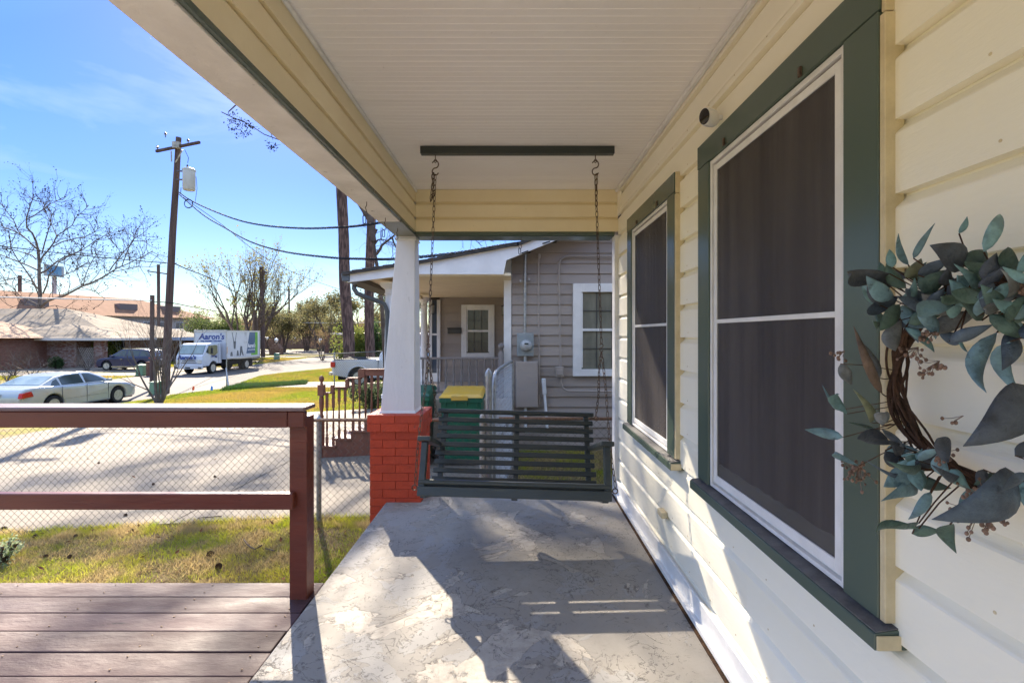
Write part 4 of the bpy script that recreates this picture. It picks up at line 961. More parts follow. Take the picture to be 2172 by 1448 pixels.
for s_ in (-1,1):
    for x in (-.85,.12): MB().box(x,x+.19,s_*.925-.012,s_*.925+.025*s_+.012,.83,.86).build('door_handle', sp, T, bevel=.008)
    MB().box(.86,1.02,s_*.97-.07,s_*.97+.07,.98,1.10).build('mirror', sp, T, bevel=.025, segs=2, smooth=40)
    MB().hexa([(-2.52,s_*.83-.09,.70),(-2.10,s_*.83-.09,.74),(-2.10,s_*.83+.09,.74),(-2.52,s_*.83+.07,.70)],[(-2.49,s_*.83-.09,.88),(-2.18,s_*.83-.09,.93),(-2.18,s_*.83+.088,.93),(-2.49,s_*.83+.06,.88)]).build('tail_light', M['taill'], T, bevel=.02, segs=2)
    MB().hexa([(2.2,s_*.80-.1,.60),(2.49,s_*.74-.12,.55),(2.47,s_*.74+.10,.55),(2.15,s_*.80+.12,.60)],[(2.12,s_*.80-.1,.75),(2.40,s_*.74-.12,.69),(2.38,s_*.74+.10,.69),(2.0,s_*.80+.12,.76)]).build('headlight', M['headl'], T, bevel=.02, segs=2)
    for x in (wf, wr_): wheel(T, x, s_*.80, r_, .22, s_, 6)
MB().box(-2.3,2.35,-.8,.8,.16,.55).build('underbody', M['under_'], T)
MB().box(-2.56,-2.52,-.17,.17,.76,.87).build('licence_plate', M['white'], T)
place(T, (-18.0,18.85,gz(-18.0,18.6)+.01), R(90))
# ---- dark blue SUV
sb = mat('navy_car_paint', (.006,.009,.05), (.008,.012,.06), 2, .3, metal=.0, coat=.25)
T = car0('parked_car', 'dark blue sport utility car parked in the driveway of the brick house', 'car')
r_ = .37; wf, wr_ = 1.42, -1.40
ol = [(-2.36,.50),(-2.40,.75),(-2.33,1.05),(-2.25,1.12),(0,1.10),(1.1,1.06),(1.9,.96),(2.25,.82),(2.36,.6),(2.30,.34)]
ol += [(2.0,.30)]+arc(wf,.44,r_,.30,14,True)+[(0,.28)]+arc(wr_,.44,r_,.30,14,True)+[(-2.2,.36)]
add_me('body', shell(ol,.94,.12,.09), sb, T)
cab = [(-2.30,1.08),(-2.18,1.30),(-1.85,1.62),(-1.2,1.70),(0,1.72),(.4,1.66),(1.3,1.06)]
yf = cabin(T, sb, cab, 1.08, .88, .68, 1.72, .06)
g = MB()
for s_ in (-1,1):
    side_panel(g, [(-1.95,1.15),(-1.75,1.52),(-1.25,1.60),(-1.2,1.15)], yf, s_); side_panel(g, [(-1.12,1.15),(-1.16,1.60),(-.2,1.63),(-.15,1.15)], yf, s_); side_panel(g, [(-.06,1.15),(-.1,1.63),(.3,1.60),(.98,1.15)], yf, s_)
cross_glass(T, (-2.26,1.16),(-1.95,1.52), yf, M['cglass2'], 'rear_window'); cross_glass(T, (.48,1.60),(1.22,1.12), yf, M['cglass'], 'windscreen')
for s_ in (-1,1):
    MB().hexa([(-2.40,s_*.76-.14,.92),(-1.98,s_*.86-.08,.98),(-1.98,s_*.86+.085,.98),(-2.36,s_*.80+.10,.92)],[(-2.36,s_*.76-.14,1.05),(-1.98,s_*.86-.08,1.03),(-1.98,s_*.86+.08,1.03),(-2.33,s_*.80+.09,1.05)]).build('tail_light', M['taill'], T, bevel=.015)
    for x in (wf, wr_): wheel(T, x, s_*.81, r_, .24, s_, 8)
    MB().box(-.9,-.72,s_*.94-.02,s_*.94+.03,.92,.95).box(.1,.28,s_*.94-.02,s_*.94+.03,.90,.93).build('door_handle', M['chrome'], T)
    MB().box(.88,1.05,s_*1.0-.09,s_*1.0+.09,1.06,1.22).build('mirror', sb, T, bevel=.03)
    MB().box(-1.9,.3,s_*.66-.02,s_*.66+.02,1.72,1.76).build('roof_rail', M['chrome'], T)
MB().box(-1.0,1.0,-.955,.955,.28,.34).build('sill_trim', M['chrome'], T)
MB().box(-2.2,2.2,-.8,.8,.22,.6).build('underbody', M['under_'], T)
MB().box(-2.44,-2.40,-.26,.26,.78,.90).build('licence_plate', M['white'], T)
place(T, (-31.4,38.8,gz(-31,38)+.01), R(180))
# ---- white pickup
pw = mat('white_truck_paint', (.52,.52,.52), (.48,.48,.48), 2, .28, coat=.5)
T = car0('pickup_truck', 'white pickup truck with an open bed parked behind the tall chain link fence', 'pickup truck')
r_ = .42; wf, wr_ = 1.85, -1.55
ol = [(-2.78,.55),(-2.82,.75),(-2.84,1.20),(-2.74,1.25),(-.65,1.27),(1.2,1.25),(2.2,1.20),(2.7,1.05),(2.8,.7),(2.75,.42)]
ol += [(2.4,.42)]+arc(wf,.52,r_,.42,14,True)+[(0,.42)]+arc(wr_,.52,r_,.42,14,True)+[(-2.5,.50)]
add_me('body', shell(ol,.98,.06,.06,tumble=.02), pw, T)
MB().box(-2.68,-.76,-.84,.84,1.20,1.262).build('bed_floor', M['under_'], T)
for s_ in (-1,1): MB().box(-2.7,-.75,s_*.88-.05,s_*.88+.05,1.255,1.30).build('bed_rail', mat('black_bed_rail',(.015,.015,.015)) if s_ < 0 else M['blackp'], T, bevel=.01)
cab = [(-.66,1.2),(-.60,1.55),(-.45,1.76),(-.1,1.84),(1.0,1.84),(1.9,1.22)]
yf = cabin(T, pw, cab, 1.22, .92, .70, 1.84, .07)
g = MB()
for s_ in (-1,1): side_panel(g, [(-.42,1.30),(-.38,1.58),(-.22,1.70),(.12,1.72),(.12,1.30)], yf, s_); side_panel(g, [(.20,1.30),(.20,1.73),(.98,1.73),(1.55,1.30)], yf, s_)
cross_glass(T, (-.64,1.32),(-.52,1.68), yf, M['cglass2'], 'rear_window'); cross_glass(T, (1.08,1.78),(1.80,1.30), yf, M['cglass'], 'windscreen')
for s_ in (-1,1):
    MB().box(-2.86,-2.66,s_*.93-.06,s_*.93+.055,.92,1.16).build('tail_light', M['taill'], T, bevel=.01)
    for x in (wf, wr_):
        wheel(T, x, s_*.83, r_, .27, s_, 6)
        MB().tube([(x+.55*math.cos(R(a)), s_*.975, r_+.55*math.sin(R(a))) for a in range(0,181,12)], .035, 6).build('fender_flare', pw, T, smooth=True)
MB().box(-.64,-.63,-.992,.992,.5,1.24).box(.14,.15,-.99,.99,.5,1.24).build('door_gap', M['blackp'], T)
MB().box(-2.98,-2.84,-.9,.9,.52,.68).build('bumper', M['chrome'], T, bevel=.02)
MB().box(-2.6,2.6,-.75,.75,.30,.7).build('underbody', M['under_'], T)
place(T, (-5.75,23.0,gz(-6.9,23)+.02), 0)
# ---- box truck
T = car0('box_truck', 'white delivery box truck with blue lettering parked facing us across the street', 'truck')
tw = mat('truck_white', (.50,.52,.56), (.45,.47,.51), 2, .3, coat=.3)
tb_ = mat('truck_blue', (.01,.035,.20), rough=.3); tg = mat('truck_green', (.12,.36,.03), (.09,.30,.03), 2, .35)
r_ = .42
# local: x forward. front bumper at x=3.9
bx0, bx1, bw = -3.3, 1.45, 1.22
box = MB().box(bx0,bx1,-bw,bw,.98,3.20).build('cargo_box', tw, T, bevel=.02)
fr_ = MB()
for s_ in (-1,1):
    fr_.box(bx0,bx1,s_*bw-.02,s_*bw+.025*s_+.0,3.12,3.21).box(bx0,bx1,s_*bw-.02,s_*bw+.02,.97,1.07).box(bx1-.05,bx1+.03,s_*bw-.04,s_*bw+.03,.97,3.2).box(bx0-.02,bx0+.06,s_*bw-.04,s_*bw+.03,.97,3.2)
fr_.box(bx1-.1,bx1+.06,-bw,bw,3.10,3.24).build('box_trim', mat('aluminium_trim', (.5,.5,.51), (.4,.4,.41), 6, .35, metal=.5), T, bevel=.008)
# cab
cabp = [(1.5,.75),(3.72,.62),(3.80,.80),(3.78,1.30),(3.70,1.48),(3.28,2.14),(3.05,2.24),(1.62,2.26)]
cw = 1.0
me = shell([(1.55,.62)]+[(1.60,.62)]+arc(2.62,.50,r_,.62,10,True)[::-1][::-1]+[(3.72,.50),(3.86,.52),(3.88,.95),(3.80,1.35),(3.70,1.46),(3.30,2.12),(3.08,2.25),(1.62,2.26)], cw, .05, .05, tumble=.035) if False else None
poly = [(1.58,.72)]+[(2.10,.72)]+arc(2.62,.50,r_,.72,10)+[(3.14,.60),(3.80,.58),(3.86,.95),(3.80,1.35),(3.70,1.46),(3.30,2.12),(3.08,2.25),(1.62,2.26)]
me = shell(poly, cw, .05, .05, tumble=.035); cabo = add_me('cab', me, tw, T)
hwz = lambda z: cw*(1-.035*max(0,z-.55))*.985
MB().hexa([(3.70,-.90,1.50),(3.70,.90,1.50),(3.66,.90,1.50),(3.66,-.90,1.50)],[(3.325,-.86,2.13),(3.325,.86,2.13),(3.25,.86,2.13),(3.25,-.86,2.13)]).xf(Matrix.Translation((.035,0,.01))).build('windscreen', M['cglass2'], T, bevel=.01)
g = MB()
for s_ in (-1,1): side_panel(g, [(2.12,1.50),(2.12,2.08),(2.42,2.12),(3.10,2.08),(3.42,1.62),(2.9,1.40),(2.5,1.30)], lambda z: cw*(1-.035*max(0,z-.55)), s_, .006)
for s_ in (-1,1):
    MB().box(3.70,3.89,s_*.78-.15,s_*.78+.13,.80,1.10).build('headlight', M['headl'], T, bevel=.02)
    MB().box(3.0,3.1,s_*1.14-.06,s_*1.14+.06,1.50,1.92).tube([(3.2,s_*.98,2.1),(3.1,s_*1.14,2.0),(3.05,s_*1.14,1.8)],.012,5).build('mirror', M['blackp'], T, bevel=.015)
    wheel(T, 2.62, s_*.83, r_, .25, s_, 8); wheel(T, -1.75, s_*.86, r_, .25, s_, 8); wheel(T, -1.75, s_*.58, r_, .25, s_, 8)
    MB().box(-2.35,-2.28,s_*.85-.28,s_*.85+.28,.20,.95).build('mud_flap', M['blackp'], T)
    MB().box(2.05,2.06,s_*.985-.006,s_*.985+.006,.75,2.2).box(2.2,2.4,s_*.99-.01,s_*.99+.012,1.18,1.24).build('door_gap', M['blackp'], T)
MB().box(3.84,3.875,-.55,.55,.86,.90).box(3.84,3.88,-.48,.48,.98,1.02).box(3.85,3.885,-.35,.35,1.08,1.10).build('grille', M['blackp'], T)
MB().box(3.80,3.95,-1.0,1.0,.42,.74).build('bumper', tw, T, bevel=.03)
MB().box(3.94,3.957,-.95,-.72,.46,.56).box(3.94,3.957,.72,.95,.46,.56).box(3.94,3.956,-.20,.16,.47,.57).build('bumper_lamp', M['blackp'], T)
MB().box(-3.3,3.3,-.5,.5,.45,.85).box(-1.0,1.6,-.9,.9,.55,.9).build('chassis', M['under_'], T)
MB().box(-3.55,-3.3,-1.1,1.1,.45,.55).box(-3.42,-3.34,-1.2,1.2,.9,2.3).build('lift_gate', M['blackp'], T)
MB().box(-3.25,-2.5,-.95,-.85,.75,.97).box(-3.25,-2.5,.85,.95,.75,.97).build('rear_panel', M['blackp'], T)
fx = Matrix(((0,0,1,0),(1,0,0,0),(0,1,0,0),(0,0,0,1)))   # text on a face looking +x
def onfront(x,y,z): return Matrix.Translation((x,y,z)) @ Matrix(((0,0,1,0),(1,0,0,0),(0,1,0,0),(0,0,0,1)))
def onside(x,y,z): return Matrix.Translation((x,y,z)) @ Matrix(((-1,0,0,0),(0,0,1,0),(0,1,0,0),(0,0,0,1)))   # looking +y
ob = MB().box(.5,.6,0,.01,0,.01)
text_mesh("Aaron's", .62, 'lettering', tb_, T, onfront(bx1+.012,.10,2.72), .004, .016, .12)
text_mesh("Easy. Beautiful. Affordable.", .155, 'lettering', tb_, T, onfront(bx1+.012,.08,2.40), .004, .004, .1)
text_mesh("Aaron's", .42, 'lettering', tb_, T, Matrix.Translation((3.862,-.15,1.24)) @ Matrix.Rotation(R(-6),4,'Y') @ Matrix(((0,0,1,0),(1,0,0,0),(0,1,0,0),(0,0,0,1))), .012, .012, .12)
# the truck's left side (local +y after turning) faces the street and us
sd = 1
text_mesh("Aaron's", .22, 'lettering', tb_, T, onside(2.55,cw*.985+.012,1.30), .004, .006, .1)
gp = MB().prism([(-1.25,1.32),(-2.55,1.32),(-2.55,3.08),(-1.72,3.08)], bw+.001, bw+.006, 'y').build('blue_panel', mat('panel_navy', (.03,.07,.15), (.05,.11,.20), .9, .35), T)
MB().prism([(-2.556,1.16),(-1.95,1.16),(-1.95,1.315),(-2.556,1.315)], bw+.001, bw+.006,'y').prism([(-2.556,1.16),(-2.556,3.08),(-2.95,3.08),(-2.95,1.16)], bw+.001, bw+.006,'y').build('green_panel', tg, T)
text_mesh("Aaron's", .50, 'lettering', M['white2'], T, onside(-2.0,bw+.010,1.95), .003, .012, .12, .72)
text_mesh("Easy. Beautiful. Affordable.", .13, 'lettering', M['white2'], T, onside(-2.0,bw+.010,1.62), .003, .003, .1, .8)
gpm = mat('panel_photo_grey', (.55,.55,.56), (.35,.35,.36), 1.4, .4)
MB().prism([(1.30,1.12),(-1.24,1.12),(-1.10,1.32),(1.30,1.32)], bw+.001, bw+.004,'y').prism([(-.95,2.2),(-1.35,2.2),(-1.28,3.08),(-.98,3.08)], bw+.001, bw+.004,'y').build('picture_panel', gpm, T)
ps = MB()
dk = mat('picture_figures', (.03,.035,.045), (.12,.13,.15), 5, .4)
ps.prism([(.75,3.05),(.68,3.05),(.45,2.35),(.52,2.28)], bw+.005,bw+.008,'y').prism([(.10,3.05),(.16,3.05),(.36,2.3),(.30,2.25)], bw+.005,bw+.008,'y').prism([(.56,2.35),(.22,2.35),(.26,1.75),(.48,1.75)], bw+.0085,bw+.010,'y')
ps.prism([(-.40,1.95),(-.62,1.95),(-.70,1.6),(-.86,1.18),(-.70,1.18),(-.55,1.5),(-.45,1.18),(-.30,1.18)], bw+.005,bw+.008,'y').prism([(.9,1.5),(.7,1.55),(.62,1.2),(.95,1.2)], bw+.005,bw+.008,'y').prism([(.05,1.6),(-.1,1.62),(-.2,1.2),(.12,1.2)], bw+.005,bw+.008,'y')
ps.build('picture_figures', dk, T)
text_mesh("Own it.  Furniture  Electronics", .17, 'lettering', dk, T, onside(.1,bw+.009,1.03), .003, .003, .0, .95) if False else None
MB().box(1.36,1.43,bw+.0,bw+.03,1.45,1.95).build('sticker', mat('yellow_red_sticker', (.55,.30,.02), (.45,.03,.02), 6), T)
TX = -22.25-bw
place(T, (TX+.08,33.75+3.93,gz(-22,35)+.01), R(-90))

# ================= STREET FURNITURE, POLES, WIRES =================
M['pole'] = mat('weathered_pole_wood', (.115,.08,.07), (.065,.045,.042), 3, .85, .6, 30, stretch=(3,3,.12))
pbase = Vector((-17.0,23.4,gz(-17.0,23.4)))
up = thing('utility_pole', 'tall wooden utility pole with crossarm and grey transformer', 'utility pole', tuple(pbase))
Yp = 23.4
def PP(px, py, dy=0): return P(px, py, Yp+dy)
MB().tube([PP(350,845),PP(356,700),PP(366,500),PP(374,380),PP(379,292)], [.185,.17,.15,.135,.12], 14).build('pole', M['pole'], up, smooth=60)
a, b = PP(331,321,-.2), PP(424,302,-.2)
ax = (b-a).normalized(); upv = Vector((0,0,1)); 
MB().hexa([a+Vector((0,-.06,-.06)),b+Vector((0,-.06,-.06)),b+Vector((0,.06,-.06)),a+Vector((0,.06,-.06))],[a+Vector((0,-.06,.06)),b+Vector((0,-.06,.06)),b+Vector((0,.06,.06)),a+Vector((0,.06,.06))]).build('crossarm', M['pole'], up, bevel=.01)
ins = mat('insulator', (.07,.06,.06), rough=.2)
for q in (PP(334,312,-.2),PP(399,298,-.2),PP(351,284,0)):
    MB().lathe([(.02,-.18),(.02,-.05),(.07,-.04),(.04,0),(.065,.02),(.03,.06),(.002,.07)], tuple(q), 10).build('insulator', ins, up, smooth=True)
MB().box(PP(374,0).x,PP(388,0).x,Yp-.30,Yp-.1,PP(0,318).z,PP(0,305).z).tube([PP(363,320,-.2),PP(364,343,-.2)],.03,5).tube([PP(372,345,-.15),PP(387,318,-.25)],.03,5).build('pole_hardware', mat('pale_hardware', (.4,.38,.33), (.2,.19,.17), 8), up)
tcn = PP(401,382,-.2); hh = (PP(0,359).z-PP(0,402).z)/2; rr_ = .27
MB().lathe([(rr_*.92,-hh),(rr_,-hh+.03),(rr_,hh-.05),(rr_*1.08,hh-.04),(rr_*1.08,hh),(rr_*.8,hh+.07),(.01,hh+.09)], tuple(tcn), 20).build('transformer', mat('transformer_grey', (.46,.47,.46), (.40,.41,.40), 5, .45), up, smooth=50)
MB().lathe([(.03,0),(.055,.05),(.03,.09),(.05,.13),(.02,.2)], (tcn.x-.08,tcn.y,tcn.z+hh+.06), 8).box(PP(381,0).x,tcn.x,Yp-.24,Yp-.16,PP(0,366).z-.03,PP(0,366).z+.03).box(PP(380,0).x,tcn.x,Yp-.24,Yp-.16,PP(0,384).z-.03,PP(0,384).z+.03).build('bushing', ins, up)
MB().tube([PP(392,318,-.2),PP(400,335,-.2),PP(398,346,-.2)],.012,4).tube([PP(416,375,-.2),PP(418,400,-.2),PP(414,428,-.2),PP(408,430,-.2)],.01,4).tube([PP(384,398,-.2),PP(383,412,-.2)],.015,4).build('jumper_wire', M['blackp'], up)
def pole2(label, pts, Y, r, arm=None):
    t = thing('utility_pole', label, 'utility pole', (P(*pts[0],Y).x,Y,gz(P(*pts[0],Y).x,Y)))
    MB().tube([P(a_,b_,Y) for a_,b_ in pts], r, 8).build('pole', M['pole'], t, smooth=True)
    if arm: MB().tube([P(*arm[0],Y-.1),P(*arm[1],Y-.1)], r*.45, 5).build('crossarm', M['pole'], t)
    return t
pole2('short cut off pole stub just left of the tall utility pole', [(322,850),(323,626)], 24.8, .10)
pole2('distant pole with a thin crossarm seen left of the tall utility pole', [(337,745),(336,561)], 75, .22, ((313,575),(362,582)))
pole2('dark wooden pole standing in front of the bare tree behind the truck', [(558,757),(557,690),(555,566)], 56, .25, ((549,574),(566,578)))
pole2('distant pole at the left behind the brick house', [(42,745),(42,584)], 80, .25)
pole2('very distant thin pole between the two groups of trees', [(614,745),(613,612)], 100, .18, ((604,614),(625,614)))
M['cable'] = mat('black_cable', (.015,.015,.018), rough=.9)
def cable(label, pts, r=.011, n=10, twist=0, m=None):
    """smooth curve through points"""
    pp = []; P_ = [pts[0]]+pts+[pts[-1]]
    for i in range(1, len(P_)-2):
        for k in range(n):
            t = k/n; a_,b_,c_,d_ = P_[i-1],P_[i],P_[i+1],P_[i+2]
            pp.append(.5*((2*b_)+(c_-a_)*t+(2*a_-5*b_+4*c_-d_)*t*t+(3*b_-a_-3*c_+d_)*t**3))
    pp.append(pts[-1]); mb = MB()
    if twist:
        fine = []
        for i in range(len(pp)-1):
            for k in range(6): fine.append(pp[i].lerp(pp[i+1], k/6))
        for ph in (0, 2.1, 4.2): mb.tube([p+Vector((0,math.cos(i*.55+ph)*r*1.3,math.sin(i*.55+ph)*r*1.3)) for i,p in enumerate(fine)], r*.8, 4, False)
    else: mb.tube(pp, r, 5)
    return mb.solo('overhead_cable', m or M['cable'], label, 'cable', smooth=True)
cable('upper twisted service cable from the tall pole towards the porch beam', [PP(380,408),P(403,424,22.6),P(440,442,21),P(500,465,18.5),P(560,478,16.5),P(640,484,14.5),P(720,482,12.6),P(775,477,11.2),P(840,466,10)], .016, 10, 1)
cable('lower twisted service cable from the tall pole to the grey house roof', [PP(380,412),P(430,455,22),P(475,482,20),P(530,512,17.5),P(600,533,15),P(700,546,12),P(780,549,10.5),P(837,549,9.6),P(960,538,8),P(1060,522,7.2),P(1100,517,6.95)], .015, 10, 1)
cable('straight thin cable slanting down right from the tall pole', [PP(388,418),P(470,476,24),P(560,545,28),P(640,585,32),P(718,613,36),P(800,640,41)], .014)
cable('cable coil loop hanging beside the pole below the transformer', [P(400+9*math.cos(R(a)),432+9*math.sin(R(a)),23) for a in range(0,361,40)], .014, 3, 1)
cable('long cable from the left frame edge to the tall pole', [P(-80,506,20),P(0,521,20.8),P(120,536,21.8),P(250,549,22.6),PP(352,558)], .02)
cable('thin cable just above the long left cable', [P(-80,520,24),P(0,526,24),P(180,530,24),P(357,558,23.6)], .008)
cable('pale thick cable crossing low in front of the roofs at left', [P(-80,629,20),P(0,630,21),P(160,634,23),P(322,637,24.7)], .03, m=mat('pale_cable', (.45,.45,.44)))
cable('cable from the tall pole down to the tree behind the truck', [PP(369,558),P(395,570,26),P(450,592,34),P(500,620,45),P(560,655,58)], .03)
cable('cable from the pole stub running right above the truck', [P(323,640,24.8),PP(368,643),P(430,655,30),P(520,668,40),P(620,676,60)], .022)
cable('far pair of street cables, upper one', [P(557,650,56),P(606,646,50),P(660,641,40),P(722,633,30),P(800,617,18),P(891,594,11),P(1040,549,8),P(1166,512,6.9)], .010)
cable('far pair of street cables, lower one', [P(557,665,56),P(606,662,50),P(680,655,40),P(735,640,28),P(830,626,14),P(891,610,10),P(1000,575,8),P(1120,532,6.9)], .009)
cable('distant cable across the woods at the right of the street', [P(560,680,90),P(640,684,80),P(760,684,70),P(860,682,60)], .04, m=mat('pale_cable2', (.5,.5,.5)))

# survey flags, utility boxes, lamps
def flag(px,py,m_,label):
    g0 = G(px,py); t = thing('survey_flag', label, 'flag', tuple(g0))
    MB().tube([g0, g0+Vector((.02,0,.34))], .006, 4).build('wire', M['galv'], t)
    MB().prism([(g0.x+.02,g0.z+.34),(g0.x+.11,g0.z+.30),(g0.x+.10,g0.z+.10),(g0.x-.02,g0.z+.12)], g0.y-.004, g0.y+.004,'y').build('pennant', m_, t)
flag(408,832,mat('orange_flag',(.75,.09,.02)),'small orange survey flag on the lawn edge by the street')
flag(447,832,mat('blue_flag',(.02,.22,.65)),'small blue survey flag on the lawn edge by the street')
def ubox(px,py,w,h,label,m_):
    g0 = G(px,py); MB().hexa([(g0.x-w/2,g0.y-w/2,g0.z),(g0.x+w/2,g0.y-w/2,g0.z),(g0.x+w/2,g0.y+w/2,g0.z),(g0.x-w/2,g0.y+w/2,g0.z)],[(g0.x-w*.4,g0.y-w*.4,g0.z+h),(g0.x+w*.4,g0.y-w*.4,g0.z+h),(g0.x+w*.45,g0.y+w*.4,g0.z+h*1.04),(g0.x-w*.45,g0.y+w*.4,g0.z+h*1.04)]).box(g0.x-w*.5,g0.x+w*.5,g0.y-w*.5,g0.y+w*.5,g0.z+h*.9,g0.z+h*.97).solo('utility_box', m_, label, 'utility box', bevel=.02)
ug = mat('utility_green', (.10,.20,.12), rough=.5)
ubox(301,796,.55,.75,'pale green utility pedestal by the far kerb behind the sedan', ug)
ubox(330,836,.42,.62,'green utility pedestal at the foot of the crepe myrtle', ug)
ubox(587,763,.5,.75,'green utility pedestal on the far verge right of the truck', ug)
g0 = G(322,797); MB().box(g0.x-.25,g0.x+.25,g0.y-.2,g0.y+.2,g0.z,g0.z+.95).box(g0.x-.28,g0.x+.28,g0.y-.23,g0.y+.23,g0.z+.93,g0.z+1.0).solo('mailbox_pillar', mat('brown_brick_dark', (.11,.05,.035), (.16,.09,.07), 9, .9), 'brown brick mailbox pillar by the far kerb', 'pillar')
def lamp(px, yb, yt, label, grp=None):
    Y = 3.0/((yb-707)/1000); g0 = P(px,yb,Y); zt = P(px,yt,Y).z
    t = thing('lamp_post', label, 'lamp post', tuple(g0), grp)
    MB().tube([(g0.x,Y,g0.z),(g0.x,Y,zt-.25)], .07, 8).build('post', M['blackp'], t)
    MB().sphere((g0.x,Y,zt), .26, 12, 8).lathe([(.12,-.36),(.18,-.24)],(g0.x,Y,zt),8).build('globe', mat('white_globe', (.8,.8,.78), rough=.3), t, smooth=True)
lamp(567,740,717,'white globe lamp post standing nearest the truck')
lamp(626,738,718,'white globe lamp post standing between the far trees')
lamp(679,752,721,'white globe lamp post on the lawn left of the pines')
lamp(586,752,721,'white globe lamp on a brick pillar right of the truck')
g0 = G(586,752); MB().box(g0.x-.75,g0.x+.75,g0.y-.5,g0.y+.5,g0.z,g0.z+.85).hexa([(g0.x-.75,g0.y-.5,g0.z+.85),(g0.x+.75,g0.y-.5,g0.z+.85),(g0.x+.75,g0.y+.5,g0.z+.85),(g0.x-.75,g0.y+.5,g0.z+.85)],[(g0.x-.35,g0.y-.35,g0.z+1.5),(g0.x+.35,g0.y-.35,g0.z+1.5),(g0.x+.35,g0.y+.35,g0.z+1.5),(g0.x-.35,g0.y+.35,g0.z+1.5)]).solo('brick_pillar', mat('brown_brick_far', (.13,.07,.05), (.22,.15,.11), 5, .9), 'stepped brown brick pillar carrying the globe lamp', 'pillar')

# ================= HOUSES ACROSS THE STREET =================
M['roofgrey'] = mat('far_shingles', (.135,.112,.088), (.20,.165,.13), .9, .95, .4, 8, stretch=(.4,1,1), c3=(.17,.155,.14), scale3=3, lo3=.5, hi3=.75)
M['roofor'] = mat('orange_brown_shingles', (.20,.105,.065), (.155,.082,.05), 1.2, .95, .3, 6)
M['bk'] = mat('mixed_brick', (.19,.085,.06), (.30,.23,.20), 3.4, .9, stretch=(1,1,3.2), lo=.45, hi=.55, c3=(.16,.07,.05), scale3=5)
bh = thing('brick_house', 'single storey brick house with a grey hipped roof across the street', 'house', (-44,47,gz(-44,47)))
zg = gz(-44,45)
def hip(mb, x0,x1,y0,y1,ze,zr,rx0,rx1,ry,th=.12):
    a = [(x0,y0,ze),(x1,y0,ze),(x1,y1,ze),(x0,y1,ze),(rx0,ry,zr),(rx1,ry,zr)]
    mb.add(a, [(0,1,5,4),(1,2,5),(2,3,4,5),(3,0,4),(0,3,2,1)])
rf = MB(); hip(rf,-64,-36.6,43.2,57,.93,3.95,-58,-47.5,50)
rf.build('roof', M['roofgrey'], bh)
rf = MB(); hip(rf,-47.5,-35.0,40.6,50,.905,2.25,-42.3,-42.1,44.2)
rf.build('roof', M['roofgrey'], bh)
MB().box(-47.6,-34.9,40.5,40.62,.72,.93).box(-35.0,-34.9,40.6,46,.72,.93).build('gutter', mat('pale_gutter', (.55,.50,.45), rough=.5), bh)
MB().box(-62,-36.9,44.6,56,zg,.75).build('wall', M['bk'], bh)
for b_ in ((-48,-44.05,42.2,44.6),(-41.5,-38.7,41.6,44.6),(-36.8,-36.1,41.2,41.8)): MB().box(*b_,zg,.74).build('brick_front', M['bk'], bh)
MB().box(-41.66,-41.42,41.0,41.2,zg,.74).build('downspout', M['white2'], bh)
MB().box(-44,-41.7,44.4,44.59,zg,.7).box(-38.7,-36.9,44.4,44.59,zg,.7).build('recess_shade', mat('recess_shade_black', (.02,.015,.013)), bh)  # near-black sheets: the shade inside the recesses is painted on
MB().box(-42.9,-42.1,44.3,44.39,zg,.5).build('front_door', mat('ochre_door', (.20,.12,.05)), bh)
lt = MB()
for i in range(12):
    x = -38.6+i*.16
    lt.hexa([(x,41.6,zg),(x+.035,41.6,zg),(x+.035,41.64,zg),(x,41.64,zg)],[(x+.9,41.6,zg+1.75),(x+.935,41.6,zg+1.75),(x+.935,41.64,zg+1.75),(x+.9,41.64,zg+1.75)])
    lt.hexa([(x+.9,41.65,zg),(x+.935,41.65,zg),(x+.935,41.69,zg),(x+.9,41.69,zg)],[(x,41.65,zg+1.75),(x+.035,41.65,zg+1.75),(x+.035,41.69,zg+1.75),(x,41.69,zg+1.75)])
lto = lt.build('lattice', mat('lattice_beige', (.50,.42,.35)), bh); lto['kind'] = 'stuff'
MB().box(-45.2,-44.6,41.9,42.0,.2,.45).build('porch_lamp', mat('amber_lamp', (.6,.25,.03), emit=((1,.5,.1),.8)), bh)
# carport
cp_ = thing('carport', 'low flat carport with pale posts and blue grey edge, right of the brick house', 'carport', (-36,49,zg))
MB().box(-40.5,-30.2,48.0,56,.62,.70).build('roof', M['white2'], cp_)
MB().box(-40.5,-30.2,47.9,47.99,.62,.95).build('fascia', mat('blue_grey_edge', (.30,.34,.42)), cp_)
for x in (-39.6,-37.6,-34.2,-31.2): MB().box(x,x+.16,48.05,48.2,zg,.62).build('post', M['white2'], cp_)
MB().box(-40,-30.4,55.5,56,zg,.6).build('back_wall', mat('carport_brown', (.12,.085,.05), (.2,.15,.07), .8), cp_)
bh2 = thing('low_house', 'low house with a pale grey roof behind the carport', 'house', (-44,64,zg))
rf = MB(); hip(rf,-56,-37.5,58,72,.75,1.95,-52,-41,65); rf.build('roof', mat('pale_far_shingles', (.22,.20,.18), (.27,.25,.225), 1, .9), bh2)
MB().box(-55,-38.5,59,71,zg,.85).build('wall', M['bk'], bh2)
bh3 = thing('brick_house', 'corner of a red brick house at the left frame edge', 'house', (-47,38.5,zg))
MB().prism([(-60,.95),(-40.6,.95),(-50,2.9)], 37.0,44,'y').build('roof', mat('tan_shingles', (.27,.18,.125), (.22,.15,.105), 2, .9), bh3)
MB().box(-58,-41.3,37.4,43.5,zg,.94).build('wall', mat('red_brick_far', (.17,.07,.05), (.22,.12,.085), 4, .9, stretch=(1,1,3)), bh3)
MB().box(-60,-40.55,36.9,37.0,.78,.97).build('fascia', mat('maroon_fascia', (.16,.04,.03)), bh3)
